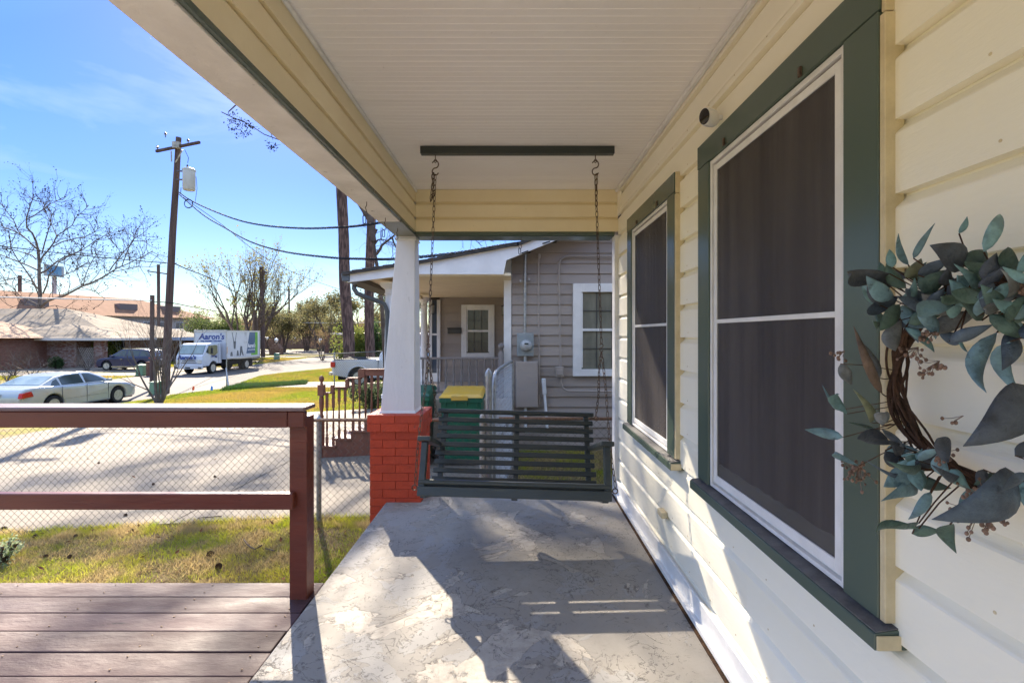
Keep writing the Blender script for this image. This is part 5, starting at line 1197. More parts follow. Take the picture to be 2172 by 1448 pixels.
# long apartment building
ap = thing('apartment_building', 'long two storey apartment building with an orange brown roof beyond the houses', 'apartment building', (-76,75,zg))
U = Vector((.326,.945,0)); Nn = Vector((-.945,.326,0)); A0 = Vector((-74,68,0))
def AB(u,n_,z): return A0+U*u+Nn*n_+Vector((0,0,z))
u0,u1 = -45,32
MB().hexa([AB(u0,0,zg),AB(u1,0,zg),AB(u1,17,zg),AB(u0,17,zg)],[AB(u0,0,4.5),AB(u1,0,4.5),AB(u1,17,4.5),AB(u0,17,4.5)]).build('wall', mat('pale_stucco', (.40,.37,.35), (.34,.315,.30), .5, .9), ap)
MB().add([AB(u0-1,-1,4.35),AB(u1+1,-1,4.35),AB(u1+1,18,4.35),AB(u0-1,18,4.35),AB(u0+9,8.5,8.1),AB(u1-9,8.5,8.1)], [(0,1,5,4),(1,2,5),(2,3,4,5),(3,0,4),(0,3,2,1)]).build('roof', M['roofor'], ap)
aw = mat('apartment_glass', (.10,.11,.11), (.2,.2,.2), .5, .15)
for i in range(26):
    u = u0+2+i*2.95
    for zz in (.2,2.9):
        w = MB().hexa([AB(u,-.12,zz-.7),AB(u+1.5,-.12,zz-.7),AB(u+1.5,.05,zz-.7),AB(u,.05,zz-.7)],[AB(u,-.12,zz+.6),AB(u+1.5,-.12,zz+.6),AB(u+1.5,.05,zz+.6),AB(u,.05,zz+.6)]).build('window', M['white2'], ap)
        for k_ in (0,1): MB().hexa([AB(u+.08+k_*.70,-.15,zz-.62),AB(u+.72+k_*.70,-.15,zz-.62),AB(u+.72+k_*.70,-.121,zz-.62),AB(u+.08+k_*.70,-.121,zz-.62)],[AB(u+.08+k_*.70,-.15,zz+.52),AB(u+.72+k_*.70,-.15,zz+.52),AB(u+.72+k_*.70,-.121,zz+.52),AB(u+.08+k_*.70,-.121,zz+.52)]).build('pane', aw, w)
for uu in (5,18,30-4):
    MB().add([AB(uu-1.5,2.2,5.6),AB(uu+1.5,2.2,5.6),AB(uu+1.5,2.2,6.7),AB(uu-1.5,2.2,6.7),AB(uu,7.5,6.7)], [(0,1,2,3),(3,2,4),(1,4,2),(0,3,4)]).build('roof_vent', mat('dark_louvre', (.12,.095,.09)), ap)
MB().hexa([AB(-2.2,5,6),AB(1.2,5,6),AB(1.2,8,6),AB(-2.2,8,6)],[AB(-2.2,5,9.0),AB(1.2,5,9.0),AB(1.2,8,9.6),AB(-2.2,8,9.6)]).build('chimney', mat('roof_tower_grey', (.33,.30,.28), (.27,.24,.23), 2, .9), ap)
# road sign on pole
sg = thing('highway_sign', 'large blue sign on a tall pole above the far roofs', 'sign', (-117,120,zg))
sgq = [P(98,560,120),P(131,565,120),P(131,588,120),P(98,585,120)]
MB().prism([(q.x,q.z) for q in sgq], 119.4, 120.6,'y').build('frame', mat('sign_grey', (.28,.30,.33)), sg)
q_ = [P(100,563,119.3),P(130,567,119.3),P(130,586,119.3),P(100,583,119.3)]
MB().prism([(q.x,q.z) for q in q_], 119.25, 119.39,'y').build('panel', mat('sign_blue', (.05,.16,.33), (.14,.28,.42), .35, .4), sg)
MB().box(P(112.5,0,120).x,P(118,0,120).x,119.7,120.3,zg,P(0,587,120).z).build('pole', mat('sign_pole', (.35,.30,.33)), sg)
# low brick wall and shed
MB().hexa([(-29,72,zg),(-10,63,zg),(-10,63.4,zg),(-29,72.4,zg)],[(-29,72,1.1),(-10,63,1.1),(-10,63.4,1.1),(-29,72.4,1.1)]).solo('shed_wall', mat('dark_red_fence', (.11,.055,.045), (.16,.09,.075), 1.5, .9, stretch=(3,3,.3)), 'long low dark red wall beyond the street lawn', 'wall')
MB().hexa([(-28,71.5,1.12),(-9,62.5,1.12),(-9,64.5,1.12),(-28,73.5,1.12)],[(-28,71.5,1.30),(-9,62.5,1.30),(-9,64.5,1.45),(-28,73.5,1.45)]).solo('shed_roof', mat('pale_shed_roof', (.55,.45,.40)), 'pale flat roof edge on top of the low dark red wall', 'roof')
MB().hexa([(-62,92,zg),(-20,92,zg),(-20,92.3,zg),(-62,92.3,zg)],[(-62,92,.3),(-20,92,.3),(-20,92.3,.3),(-62,92.3,.3)]).solo('wooden_fence', mat('brown_board_fence', (.15,.09,.065), (.2,.13,.10), 1, .9, stretch=(4,1,.3)), 'long brown board fence in front of the far woods', 'fence')
# ================= VEGETATION =================
M['bark'] = mat('pine_bark', (.15,.098,.086), (.055,.037,.035), 5, .95, 1., 14, stretch=(2.2,2.2,.35), lo=.42, hi=.56)
M['bark2'] = mat('grey_bark', (.15,.13,.115), (.09,.078,.068), 4, .9, .5, 20)
M['bark3'] = mat('brown_twig_bark', (.07,.052,.042), (.11,.083,.066), 5, .9)
M['sycam'] = mat('pale_sycamore_bark', (.17,.145,.125), (.08,.066,.058), 3, .85, .4, 12)
M['needle'] = mat('pine_needles', (.055,.085,.02), (.09,.12,.03), 2, .6)
def leafmat(name, c1, c2, sc=.9): return thin(mat(name, tuple(x*1.25 for x in c1), tuple(x*1.25 for x in c2), sc, .8, jitter=.1), .45)
def quads(name, pts, size, m, parent, rng, asp=.5, kind='stuff', off=(0,0,0), upbias=.0):
    """leaf-sized folded faces at points"""
    n = len(pts); pts = np.asarray(pts, float)
    a = rng.normal(size=(n,3)); a[:,2] += upbias; a /= np.linalg.norm(a,axis=1)[:,None]
    b = np.cross(a, rng.normal(size=(n,3))); b /= np.linalg.norm(b,axis=1)[:,None]
    s_ = (size*rng.uniform(.6,1.35,n))[:,None]
    v = np.stack([pts-a*s_, pts-b*s_*asp, pts+a*s_, pts+b*s_*asp], 1).reshape(-1,3)
    return np_mesh(name, v, 4, m, parent, kind, off)
class Tree:
    def __init__(s, seed): s.r = random.Random(seed); s.mb = MB(); s.tips = []; s.segs = 0
    def branch(s, p, d, L, r, lvl, maxl, nch=3, up=.15, wob=.22, spread=.7, sides=None, shrink=.66):
        rr = s.r; n = 4 if lvl < maxl else 3; pts = [Vector(p)]; rad = [r]; d = Vector(d).normalized(); dirs = [d.copy()]
        for i in range(n):
            d = (d+Vector((rr.gauss(0,wob),rr.gauss(0,wob),rr.gauss(0,wob)+up)) * .5).normalized(); dirs.append(d.copy())
            pts.append(pts[-1]+d*(L/n)); rad.append(r*(1-(.55*(i+1)/n) if lvl < maxl else 1-.75*(i+1)/n))
        sd = sides or (7 if lvl == 0 else 5 if lvl == 1 else 3)
        s.mb.tube(pts, rad, sd, lvl == maxl)
        s.tips.append((pts[-1], lvl))
        if lvl >= maxl:
            s.tips += [(pts[1], lvl), (pts[2], lvl)]; return
        k = nch+rr.randint(-1,1)
        for i in range(max(2,k)):
            t = rr.uniform(.35,1) if i else 1.; j = min(n-1, int(t*n)); q = pts[j].lerp(pts[j+1], t*n-j)
            ax = dirs[j+1]; o = ax.orthogonal().normalized(); o.rotate(Quaternion(ax, rr.uniform(0,6.283)))
            nd = (ax+o*rr.uniform(.35,1.)*spread).normalized()
            s.branch(q, nd, L*shrink*rr.uniform(.75,1.2), rad[j]*.62, lvl+1, maxl, nch, up, wob, spread)
M['needles_far'] = M['needle']
# --- pines
pt = MB()
def pine(base, pxs, seed, label, r0, crown_c):
    t = thing('pine_tree', label, 'tree', tuple(base))
    rr = random.Random(seed)
    pts = [Vector((base.x, base.y, base.z-.1))]+[P(px,py,base.y) for px,py in pxs]
    top = pts[-1]; pts += [top+Vector((.2,.1,3)), top+Vector((.1,.3,7)), top+Vector((.3,.2,12))]
    rad = [r0*1.15]+[r0*(1-.03*i) for i in range(len(pxs))]+[r0*.7,r0*.5,r0*.12]
    fine, fr_ = [], []
    for i in range(len(pts)-1):
        for k in range(6): fine.append(pts[i].lerp(pts[i+1],k/6)); fr_.append((rad[i]+(rad[i+1]-rad[i])*k/6)*rr.uniform(.97,1.03))
    fine.append(pts[-1]); fr_.append(rad[-1])
    MB().tube(fine, fr_, 18).build('trunk', M['bark'], t, smooth=60)
    br = MB(); tips = []
    for i in range(46):
        z = rr.uniform(top.z+2, top.z+11.5); f = (z-top.z)/12; c = top+Vector((.2*f,.2*f,z-top.z)); a = rr.uniform(0,6.283)
        L = (1-.4*f)*rr.uniform(2.6,6.6); e = c+Vector((math.cos(a)*L, math.sin(a)*L, rr.uniform(.2,1.4)))
        if e.z < 1.33+.85*abs(e.x)+.6: e.z = 1.33+.85*abs(e.x)+.8
        mid = c.lerp(e,.5)+Vector((0,0,.25)); br.tube([c,mid,e],[.07,.045,.015],4)
        for k in range(7):
            q = c.lerp(e, rr.uniform(.45,1.02)); tips.append(q+Vector((rr.gauss(0,.35),rr.gauss(0,.35),rr.gauss(0,.25))))
    br.build('branches', M['bark3'], t)
    rg = np.random.default_rng(seed); P0 = []
    for q in tips: P0.append(np.array(q)+rg.normal(size=(30,3))*.28)
    quads('crown', np.concatenate(P0), .17, M['needle'], t, rg, .07, 'stuff', tuple(base))
    return t
pine(Vector((-10.2,29,gz(-10.2,29))), [(742,790),(739,700),(731,600),(729,500),(724,400)], 3, 'left thick pine trunk of the pair behind the pickup', .345, None)
pine(Vector((-9.1,30.5,gz(-9,30.5))), [(788,790),(783,700),(783,600),(787,500),(789,400)], 4, 'right pine trunk of the pair, half hidden by the downspout', .31, None)
# --- big bare sycamore traced limb by limb
sy = thing('bare_tree', 'large spreading leafless tree above the brick house at the left', 'tree', (-53,53,-1.6))
Ysy = 53.; rs = random.Random(21)
def Z1(x, y, dy=0): return P(x/4.827, 380+y/4.827, Ysy+dy)
limbs = [
 ([(400,1750),(405,1330),(410,1180),(400,1000),(400,850),(390,720)], 34, 22),
 ([(390,720),(370,640),(330,550),(275,500),(270,400),(300,300),(335,200),(340,90)], 18, 4),
 ([(400,1130),(370,1100),(310,1000),(240,900),(180,820),(110,700),(95,560),(110,640)], 14, 5),
 ([(385,930),(300,890),(200,850),(100,810),(0,770),(-90,760)], 15, 6),
 ([(370,820),(330,780),(200,740),(100,710),(0,680)], 12, 5),
 ([(385,720),(300,640),(220,570),(120,520),(60,500),(0,470),(-80,420)], 13, 5),
 ([(230,590),(180,520),(140,420),(90,360),(30,280),(0,240)], 9, 3),
 ([(270,410),(340,380),(440,310),(520,250),(600,215),(660,185)], 10, 3),
 ([(430,760),(460,640),(490,540),(520,450),(530,340),(470,300),(440,240)], 11, 3),
 ([(415,850),(430,800),(500,720),(550,650),(580,580),(660,530),(740,470),(780,390),(860,320),(910,265)], 15, 3),
 ([(580,580),(540,490),(500,400),(450,310),(420,230)], 8, 3),
 ([(540,690),(640,640),(760,610),(870,590),(950,550),(1030,490)], 11, 3),
 ([(420,960),(480,930),(560,860),(650,800),(760,760),(850,720),(950,650),(1050,590),(1140,535)], 15, 3),
 ([(440,1170),(480,1080),(500,980),(560,930),(600,850),(680,800),(800,750),(900,760),(1060,780)], 13, 3),
 ([(420,1300),(480,1250),(560,1220),(640,1200),(740,1150),(830,1100),(940,1060),(1040,1010),(1120,960),(1200,910),(1300,870),(1400,820),(1500,770),(1560,735)], 22, 4),
 ([(1120,940),(1160,880),(1210,820),(1260,750),(1320,690),(1360,620),(1420,580),(1500,570)], 11, 3),
 ([(1210,820),(1230,740),(1200,700),(1150,640)], 7, 3),
 ([(1250,880),(1280,800),(1320,700),(1360,640),(1380,560),(1410,500)], 8, 3),
 ([(1130,950),(1250,930),(1340,910),(1420,890),(1540,900)], 8, 3),
 ([(855,1080),(870,1000),(910,900),(960,810),(1020,730)], 8, 3),
 ([(840,1110),(920,1130),(1000,1170),(1080,1225)], 7, 3),
 ([(520,980),(620,1000),(700,960),(790,930),(810,900),(900,850)], 9, 3),
 ([(790,930),(790,850),(830,750),(840,650)], 6, 3),
 ([(620,1190),(720,1140),(830,1080),(850,1010)], 8, 3),
 ([(395,1190),(360,1100),(320,1040),(200,1010),(100,1020),(0,1050),(-60,1050)], 10, 4),
 ([(390,1290),(300,1240),(200,1190),(120,1100),(50,1060)], 10, 4),
 ([(400,1320),(300,1280),(240,1270),(100,1320)], 8, 4),
 ([(430,1320),(560,1290),(680,1320),(760,1360),(880,1420)], 8, 4),
]
mb = MB(); tw = Tree(22)
for li, (pp, w0, w1) in enumerate(limbs):
    dz = rs.uniform(-2.5,2.5) if li else 0; n = len(pp)
    pts = [Z1(x,y,dz*min(1,i/(n*.5))) for i,(x,y) in enumerate(pp)]
    mb.tube(pts, [max(.03,(w0+(w1-w0)*i/(n-1))/4.827/1000*Ysy/2*1.12) for i in range(n)], 7)
    if li == 0: continue
    for i in range(2, n):
        for k in range(3 if i > n//2 else 2):
            q = pts[i-1].lerp(pts[i], rs.random()); d = (pts[i]-pts[i-1]).normalized(); o = d.orthogonal(); o.rotate(Quaternion(d, rs.uniform(0,6.28)))
            tw.branch(q, d*.7+o*.9, rs.uniform(1.0,2.1), .035, 1, 3, 3, .22, .35, .9, shrink=.62)
mb.build('trunk', M['sycam'], sy, smooth=70)
tw.mb.build('branches', M['bark3'], sy)
rg = np.random.default_rng(5); tp = np.array([tuple(p) for p,l in tw.tips]); tp = tp[rg.random(len(tp)) < .30]
quads('seed_balls', tp, .07, mat('brown_seed', (.04,.027,.02), rough=.9), sy, rg, .9, 'stuff', (-53,53,-1.6))
# --- generated trees
def gtree(name, label, base, H_, seed, r, maxl=4, nch=3, up=.22, spread=.75, stems=1, bark='bark3', leaves=None, lsz=.1, lfrac=1., lper=3, ljit=.3, lean=.0, cat='tree', tfrac=.30, wob=.22, group=None):
    base = Vector(base); t = thing(name, label, cat, tuple(base), group); T_ = Tree(seed); rr = T_.r
    for s_ in range(stems):
        a = 2*math.pi*s_/max(1,stems)+rr.uniform(-.4,.4); ln = lean if stems > 1 else 0
        d = Vector((math.cos(a)*ln, math.sin(a)*ln, 1)).normalized()
        T_.branch(base+Vector((math.cos(a)*r*1.2*(stems>1), math.sin(a)*r*1.2*(stems>1), -.05)), d, H_*tfrac*rr.uniform(.9,1.1), r*rr.uniform(.75,1.05), 0, maxl, nch, up, wob, spread)
    T_.mb.build('trunk', M[bark], t)
    if leaves:
        rg = np.random.default_rng(seed); tp = np.array([tuple(p) for p,l in T_.tips if l >= maxl-1])
        k = rg.random(len(tp)) < lfrac; tp = tp[k]; tp = np.repeat(tp, lper, 0)+rg.normal(size=(len(tp)*lper,3))*ljit
        quads('leaves', tp, lsz, leaves, t, rg, .5, 'stuff', tuple(base))
    return t
lf_y = leafmat('sparse_yellow_leaves', (.20,.17,.05), (.12,.12,.035)); lf_g = leafmat('evergreen_leaves', (.045,.065,.02), (.08,.10,.035)); lf_b = leafmat('brown_leaves', (.18,.12,.06), (.12,.08,.045))
lf_o = leafmat('olive_leaves', (.12,.10,.05), (.10,.10,.04))
def base_at(px, Y): x = (px-1092)/1000*Y; return (x, Y, gz(x,Y))
gtree('bare_tree', 'many stemmed leafless tree with a few yellow leaves behind the truck', base_at(532,57), 15.5, 43, .30, 4, 4, .26, .62, 7, 'bark3', lf_y, .13, .5, 1, .15, lean=.50, tfrac=.37)
# crepe myrtles near
cm1 = gtree('crepe_myrtle', 'bare many stemmed crepe myrtle at the foot of the tall utility pole', tuple(G(338,858)), 5.0, 51, .045, 4, 3, .25, .55, 11, 'bark2', lean=.42, tfrac=.36, wob=.2)
cm2 = gtree('crepe_myrtle', 'bare twiggy small tree in front of the rear of the silver sedan', tuple(G(40,868)), 3.9, 52, .075, 4, 4, .18, .8, 2, 'bark2', lean=.35, tfrac=.32, wob=.25)
gtree('bare_shrub', 'low tangle of bare twigs beside the sedan tail at the left edge', tuple(G(68,874)), 1.7, 53, .02, 3, 4, .1, .9, 8, 'bark2', lean=.6, tfrac=.45, cat='shrub')
gtree('bare_shrub', 'leafless brown twig thicket in front of the red brick house', base_at(28,33), 2.9, 54, .03, 4, 4, .15, .8, 8, 'bark3', lean=.6, tfrac=.40, cat='shrub')
gtree('round_shrub', 'round beige twiggy shrub beside the dark blue car', base_at(184,38), 1.9, 55, .03, 4, 4, .05, .9, 12, 'bark2', lean=.9, tfrac=.5, cat='shrub')
# evergreen blobs of leaf clumps
def bush(name, label, base, rx, ry, rz, n, m_, lsz, seed, cat='shrub', parts=10):
    base = Vector(base); t = thing(name, label, cat, tuple(base)); rg = np.random.default_rng(seed)
    cl = []
    for i in range(parts):
        c = np.array([rg.uniform(-.65,.65)*rx, rg.uniform(-.65,.65)*ry, rg.uniform(.25,.8)*rz]); s_ = rg.uniform(.28,.5)
        u = rg.normal(size=(n//parts,3)); u /= np.linalg.norm(u,axis=1)[:,None]; u *= rg.uniform(.55,1.05,(n//parts,1))
        cl.append(np.array(base)+c+u*np.array([rx,ry,rz])*s_)
    pts = np.concatenate(cl); pts[:,2] = np.maximum(pts[:,2], base.z+.02)
    quads('foliage', pts, lsz, m_, t, rg, .5, 'stuff', tuple(base))
    st_ = MB()
    for i in range(7): a = i*.9; st_.tube([base, base+Vector((math.cos(a)*rx*.3,math.sin(a)*ry*.3,rz*.5)), base+Vector((math.cos(a)*rx*.55,math.sin(a)*ry*.5,rz*.8))],[.05*rx**.5,.03*rx**.5,.01],4)
    st_.build('stems', M['bark3'], t)
    return t
lf_h = leafmat('hedge_leaves', (.22,.22,.05), (.07,.11,.025), 1.6); lf_d = leafmat('dark_hedge_leaves', (.03,.055,.02), (.05,.08,.03), 1.5)
bush('round_shrub', 'small dark clipped shrub by the brick porch', base_at(118,39.5), .75,.6,1.05, 2500, lf_d, .05, 61)
bush('clipped_hedge', 'low clipped green hedge behind the dark blue car', base_at(222,43), 1.3,.8,2.6, 3500, lf_h, .07, 62, 'hedge')
bush('evergreen_tree', 'broad dark evergreen crown above the truck roof', base_at(462,62), 4.4,3.5,5.0, 16000, lf_g, .13, 63, 'tree', 26)
bush('tall_hedge', 'tall yellow green hedge behind the two pine trunks', base_at(757,37), 1.9,1.0,3.3, 15000, lf_h, .075, 64, 'hedge', 22)
bush('tall_hedge', 'second part of the yellow green hedge right of the pines', base_at(830,36), 1.7,1.0,3.2, 12000, lf_h, .075, 65, 'hedge', 18)
bush('conical_shrub', 'dark green conical evergreen beside the downspout', base_at(808,33), .75,.7,3.4, 6000, lf_d, .06, 66, 'shrub', 10)
bush('low_shrub', 'low grey green shrub behind the wooden stair railing', tuple(G(790,866)), .65,.5,.75, 3500, leafmat('grey_green_leaves', (.06,.08,.04), (.10,.12,.06), 5), .035, 67, 'shrub', 8)
bush('flowering_plant', 'small leafy plant with white flecks at the left edge of the yard', tuple(G(6,1196)), .20,.18,.22, 420, leafmat('pale_plant_leaves', (.10,.15,.05), (.35,.38,.25), 30), .016, 68, 'plant', 7)
bush('ground_ivy', 'small green weeds at the foot of the wooden stair', tuple(G(782,958)), .22,.10,.16, 300, lf_d, .022, 69, 'plant', 6)
# wood beyond: shared meshes copied
rw_ = random.Random(77)
k1 = gtree('far_tree', 'tall bare tree with pale leaf remnants left of the pines', base_at(680,78), 12.5, 71, .26, 5, 3, .25, .8, 2, 'bark3', lf_o, .16, .7, 2, .3, lean=.3, tfrac=.30)
k2 = gtree('far_tree', 'low spreading bare tree above the truck cab', base_at(432,72), 8.0, 72, .20, 5, 3, .15, .9, 2, 'bark3', lf_o, .16, .55, 2, .3, lean=.4, tfrac=.28)
k3 = gtree('far_tree', 'olive leaved tree in the wood right of the dark pole', base_at(600,74), 9.5, 73, .22, 4, 4, .2, .8, 3, 'bark3', lf_o, .15, .7, 3, .5, lean=.4, tfrac=.30)
k4 = gtree('far_tree', 'twiggy red brown tree in front of the low red wall', base_at(684,52), 5.0, 74, .07, 5, 3, .2, .8, 4, 'bark3', lf_b, .05, .3, 1, .1, lean=.35, tfrac=.30)
k5 = gtree('far_tree', 'bare tree with brown leaves between truck and dark pole', base_at(520,88), 9.5, 75, .24, 4, 4, .15, .85, 2, 'bark3', lf_b, .13, .5, 2, .45, lean=.35, tfrac=.28)
G1 = 'bare trees of the far wood'; lab = 'leafless or sparsely leaved tree standing in the far wood across the street'
for (src, px_, Y_, s_) in ((k1,655,95,1.1),(k1,705,70,.95),(k1,790,60,1.0),(k2,470,90,1.0),(k2,575,84,.95),(k2,640,100,1.),(k2,712,88,1.),(k3,650,82,.85),(k3,562,100,.95),(k3,735,75,.8),(k3,700,98,.9),(k5,610,96,1.),(k5,488,100,.85),(k5,665,110,1.),(k5,590,115,1.1),(k5,750,95,1.),(k3,820,80,.95),(k1,850,66,1.05),(k5,540,120,1.1),(k2,505,80,.8),(k5,450,110,1.0),(k5,410,120,1.0),(k3,780,100,1.),(k1,620,120,1.3),(k1,560,130,1.2)):
    b_ = base_at(px_, Y_); c_ = copy_tree(src, b_, rw_.uniform(0,6.28), s_*rw_.uniform(.9,1.1), lab, G1)
w_pts = []; rg = np.random.default_rng(9)
n = 45000; xx = rg.uniform(-95,-5,n); yy = rg.uniform(112,150,n); hh_ = 2.2+2.0*np.abs(np.sin(xx*.13+2)+.6*np.sin(xx*.41))+rg.normal(0,.6,n)
zz = gz_np(xx,yy)+rg.random(n)**.8*hh_*1.25
quads('far_woodland', np.stack([xx,yy,zz],1), .30, mat('far_wood_foliage', (.15,.115,.085), (.095,.09,.05), .12, .8), None, rg, .35, 'stuff')
# branches seen behind the column and above the grey house
ov = thing('bare_tree', 'bare tree with dark crooked limbs behind the porch column', 'tree', (-5.0,18,gz(-5,18)))
Yo = 18.
def Z4(x, y, dy=0): return P(700+x/6.035, 380+y/6.035, Yo+dy)
lm_ = [([(720,2600),(660,1550),(605,1130),(575,960),(560,800),(570,700),(600,640)],.09,.05),
 ([(590,965),(640,900),(660,850),(720,800),(800,740),(840,700),(930,560)],.06,.025),
 ([(575,830),(610,780),(650,768),(720,785),(830,820)],.04,.012),([(795,745),(815,810),(850,880),(900,960)],.045,.02),([(655,770),(650,700),(655,620)],.03,.012),([(590,910),(630,905),(640,900)],.02,.02),
 ([(560,800),(520,560),(300,200),(-200,-600),(-700,-1100),(-1150,-1000),(-1300,-860)],.09,.02),([(-1000,-1060),(-900,-820),(-760,-600),(-730,-500)],.03,.008),
 ([(930,560),(1300,500),(1800,700),(2100,800)],.05,.015),([(1300,500),(1700,640),(1950,860)],.03,.01),([(1500,560),(2200,640),(2600,800)],.03,.01)]
mb = MB(); tw = Tree(31)
for li,(pp,a_,b_) in enumerate(lm_):
    pts = [Z4(x,y,.0) for x,y in pp]; n = len(pts); mb.tube(pts,[a_+(b_-a_)*i/(n-1) for i in range(n)],6)
    if li in (0,1,2,3,8,9,10):
        for i in range(2,n):
            for k in range(2 if li < 8 else 4):
                q = pts[i-1].lerp(pts[i], rs.random()); d = (pts[i]-pts[i-1]).normalized(); o = d.orthogonal(); o.rotate(Quaternion(d, rs.uniform(0,6.28)))
                tw.branch(q, d*.6+o, rs.uniform(.4,.9), .010, 1, 3, 3, -.05, .3, .9)
mb.build('trunk', M['bark3'], ov, smooth=60); tw.mb.build('branches', M['bark3'], ov)
cl = []; rg = np.random.default_rng(12); twg = MB()
for (px,py,sp_,k) in ((492,243,9,26),(500,258,10,30),(487,262,8,20),(512,268,13,44),(525,262,9,24),(520,282,10,30),(507,284,7,16),(497,276,8,16),(535,270,6,10),(569,303,5,14),(576,314,7,26),(583,308,5,12)):
    c = P(px,py,Yo-.1); cl.append(np.array(c)+rg.normal(size=(k,3))*sp_*.001*Yo*.6); twg.tube([c, P(px+12,py-1,Yo)], .006, 3, False)
quads('leaves', np.concatenate(cl), .045, mat('dark_leaves', (.02,.02,.01), (.05,.045,.02), 5, .9), ov, rg, .5, 'stuff', (-5.0,18,gz(-5,18)))
twg.tube([P(470,238,Yo),P(495,250,Yo),P(525,262,Yo),P(560,285,Yo),P(600,300,Yo)], .022, 4).build('twig', M['bark3'], ov)

# unseen leaf clumps added over the lawn to soften sun on drive and porch
rg = np.random.default_rng(41); cl = []; limb = MB(); rq = random.Random(42)
for (cx,cy,cz,rx,ry,rz,nc,nl,sr) in ((-11.4,23.5,17.0,4.4,4.4,2.6,33,95,.45),(-14.8,28.5,17.8,5.2,4.6,2.2,12,110,.5),(-9.6,23.6,16.0,1.7,2.6,1.8,18,110,.40)):
    root = Vector((-8.7,20.5,12.5)) if cx > -13 else Vector((-11.4,23.5,16.0))
    for i in range(nc):
        c = np.array([cx,cy,cz])+np.array([rx,ry,rz])*np.clip(rg.normal(size=3)*.5,-1,1)
        lim = 1.33+.86*abs(c[0])+.9
        if c[2] < lim: c[2] = lim+rq.uniform(0,1.0)
        cl.append(c+rg.normal(size=(nl,3))*sr*rg.uniform(.6,1.2))
        if i % 2 == 0:
            c_ = Vector(c); mid = root.lerp(c_,.55)+Vector((rq.uniform(-.4,.4),rq.uniform(-.4,.4),.5)); limb.tube([root, mid, c_],[.07,.04,.012],4)
sd_ = SUNV
for line, rad_, nl in (([(20,1035),(100,1025),(200,1015),(300,985),(380,970),(440,965),(520,945),(600,930)],.34,95),([(290,1045),(340,1020),(400,990)],.30,80),([(470,1035),(560,1015),(620,1000)],.30,80),
                   ([(360,935),(480,925),(600,905),(640,950)],.34,80),([(40,1150),(110,1160),(190,1165)],.22,60),([(330,1155),(400,1140),(480,1125)],.20,50),([(700,990),(740,1040)],.28,70)):
    hist = []
    for (a_,b_),(c_,d_) in zip(line, line[1:]):
        for k_ in range(3):
            q = G(a_+(c_-a_)*k_/3, b_+(d_-b_)*k_/3); t_ = 24.; 
            while (q+sd_*t_).z < 1.33+.86*abs((q+sd_*t_).x)+.9 and t_ < 60: t_ += 1
            c = q+sd_*t_; hist.append(c); cl.append(np.array(c)+rg.normal(size=(nl,3))*rad_*rg.uniform(.7,1.25))
    if len(hist) > 1: limb.tube([hist[0].lerp(hist[-1],.5)+Vector((1.5,-1,-.3))]+hist[::2], .03, 4)
limb.tube([Z4(560,800),Z4(520,560),Vector((-6.5,19,9.5)),Vector((-8.7,20.5,12.5)),Vector((-11.4,23.5,16.0))],[.12,.12,.11,.10,.08],6)
limb.build('branches', M['bark3'], ov)
quads('crown', np.concatenate(cl), .055, leafmat('sun_break_leaves', (.05,.05,.025), (.10,.09,.05), 5), ov, rg, .55, 'stuff', (-5.0,18,gz(-5,18)))  # foliage of the added clumps, out of view, only filters the sun
# ================= GRASS AND LITTER =================
def blades(name, poly, N, h, w, m_, seed, label=None, keep=None, lean=.6):
    rg = np.random.default_rng(seed); p = np.array(poly); lo_, hi_ = p.min(0), p.max(0)
    x = rg.uniform(lo_[0],hi_[0],N*3); y = rg.uniform(lo_[1],hi_[1],N*3); k = in_poly(x,y,poly)
    if keep is not None: k &= keep(x,y,rg)
    x, y = x[k][:N], y[k][:N]; n = len(x); z = gz_np(x,y)
    a = rg.uniform(0,6.283,n); hh = h*rg.uniform(.45,1.3,n); l_ = hh*lean*rg.uniform(.1,1.4,n); b = rg.uniform(0,6.283,n)
    base = np.stack([x,y,z],1); dx = np.stack([np.cos(a),np.sin(a),np.zeros(n)],1)*w*rg.uniform(.6,1.4,(n,1))
    tip = base+np.stack([np.cos(b)*l_,np.sin(b)*l_,hh],1)
    v = np.stack([base-dx,base+dx,tip],1).reshape(-1,3)
    o = np_mesh(name, v, 3, m_, None, 'stuff'); return o
def clump(fx, thr, s0=0):
    def f(x,y,rg):
        q = np.sin(x*fx+s0)*np.sin(y*fx*1.3+s0*2)+.6*np.sin(x*fx*2.7+y*fx*1.9+s0)+rg.normal(0,.5,len(x)); return q > thr
    return f
yard = [(-8,2.5),(-1.0,2.5),(-1.0,3.7),(-1.1,4.7),(-8,4.7)]
blades('yard_grass', yard, 90000, .042, .0030, M['blade'], 1, keep=clump(3.1,-.7), lean=.9)
blades('edge_grass', [(-9,4.70),(-1.1,4.70),(-1.1,4.84),(-9,4.84)], 3000, .04, .0035, M['blade'], 33, keep=clump(7,.2), lean=1.6)
blades('dry_grass', yard, 75000, .030, .0030, M['dry'], 2, lean=1.8)
blades('fence_grass', [(-9,4.50),(-1.1,4.50),(-1.1,4.76),(-9,4.76)], 16000, .055, .0035, M['blade'], 3, keep=clump(5,-.6), lean=.6)
side_yard = [(.0,3.9),(3.,3.9),(3.,7.4),(.03,7.4)]
blades('side_grass', side_yard, 36000, .055, .004, M['blade'], 4, keep=clump(2.2,-.4), lean=.8)
blades('dry_grass', side_yard, 26000, .03, .004, M['dry'], 5, lean=1.8)
ax_ = [(p.x,p.y) for p in (G(0,880),G(200,863),G(330,845),G(366,837),G(452,827),G(479,824),G(507,818),G(534,821),G(668,822),G(830,824))]
lawn = ax_+[(-2.4,13.45),(-12.3,13.45),(-15,13.6)]
def band(x,y,rg): return rg.random(len(x)) < 1
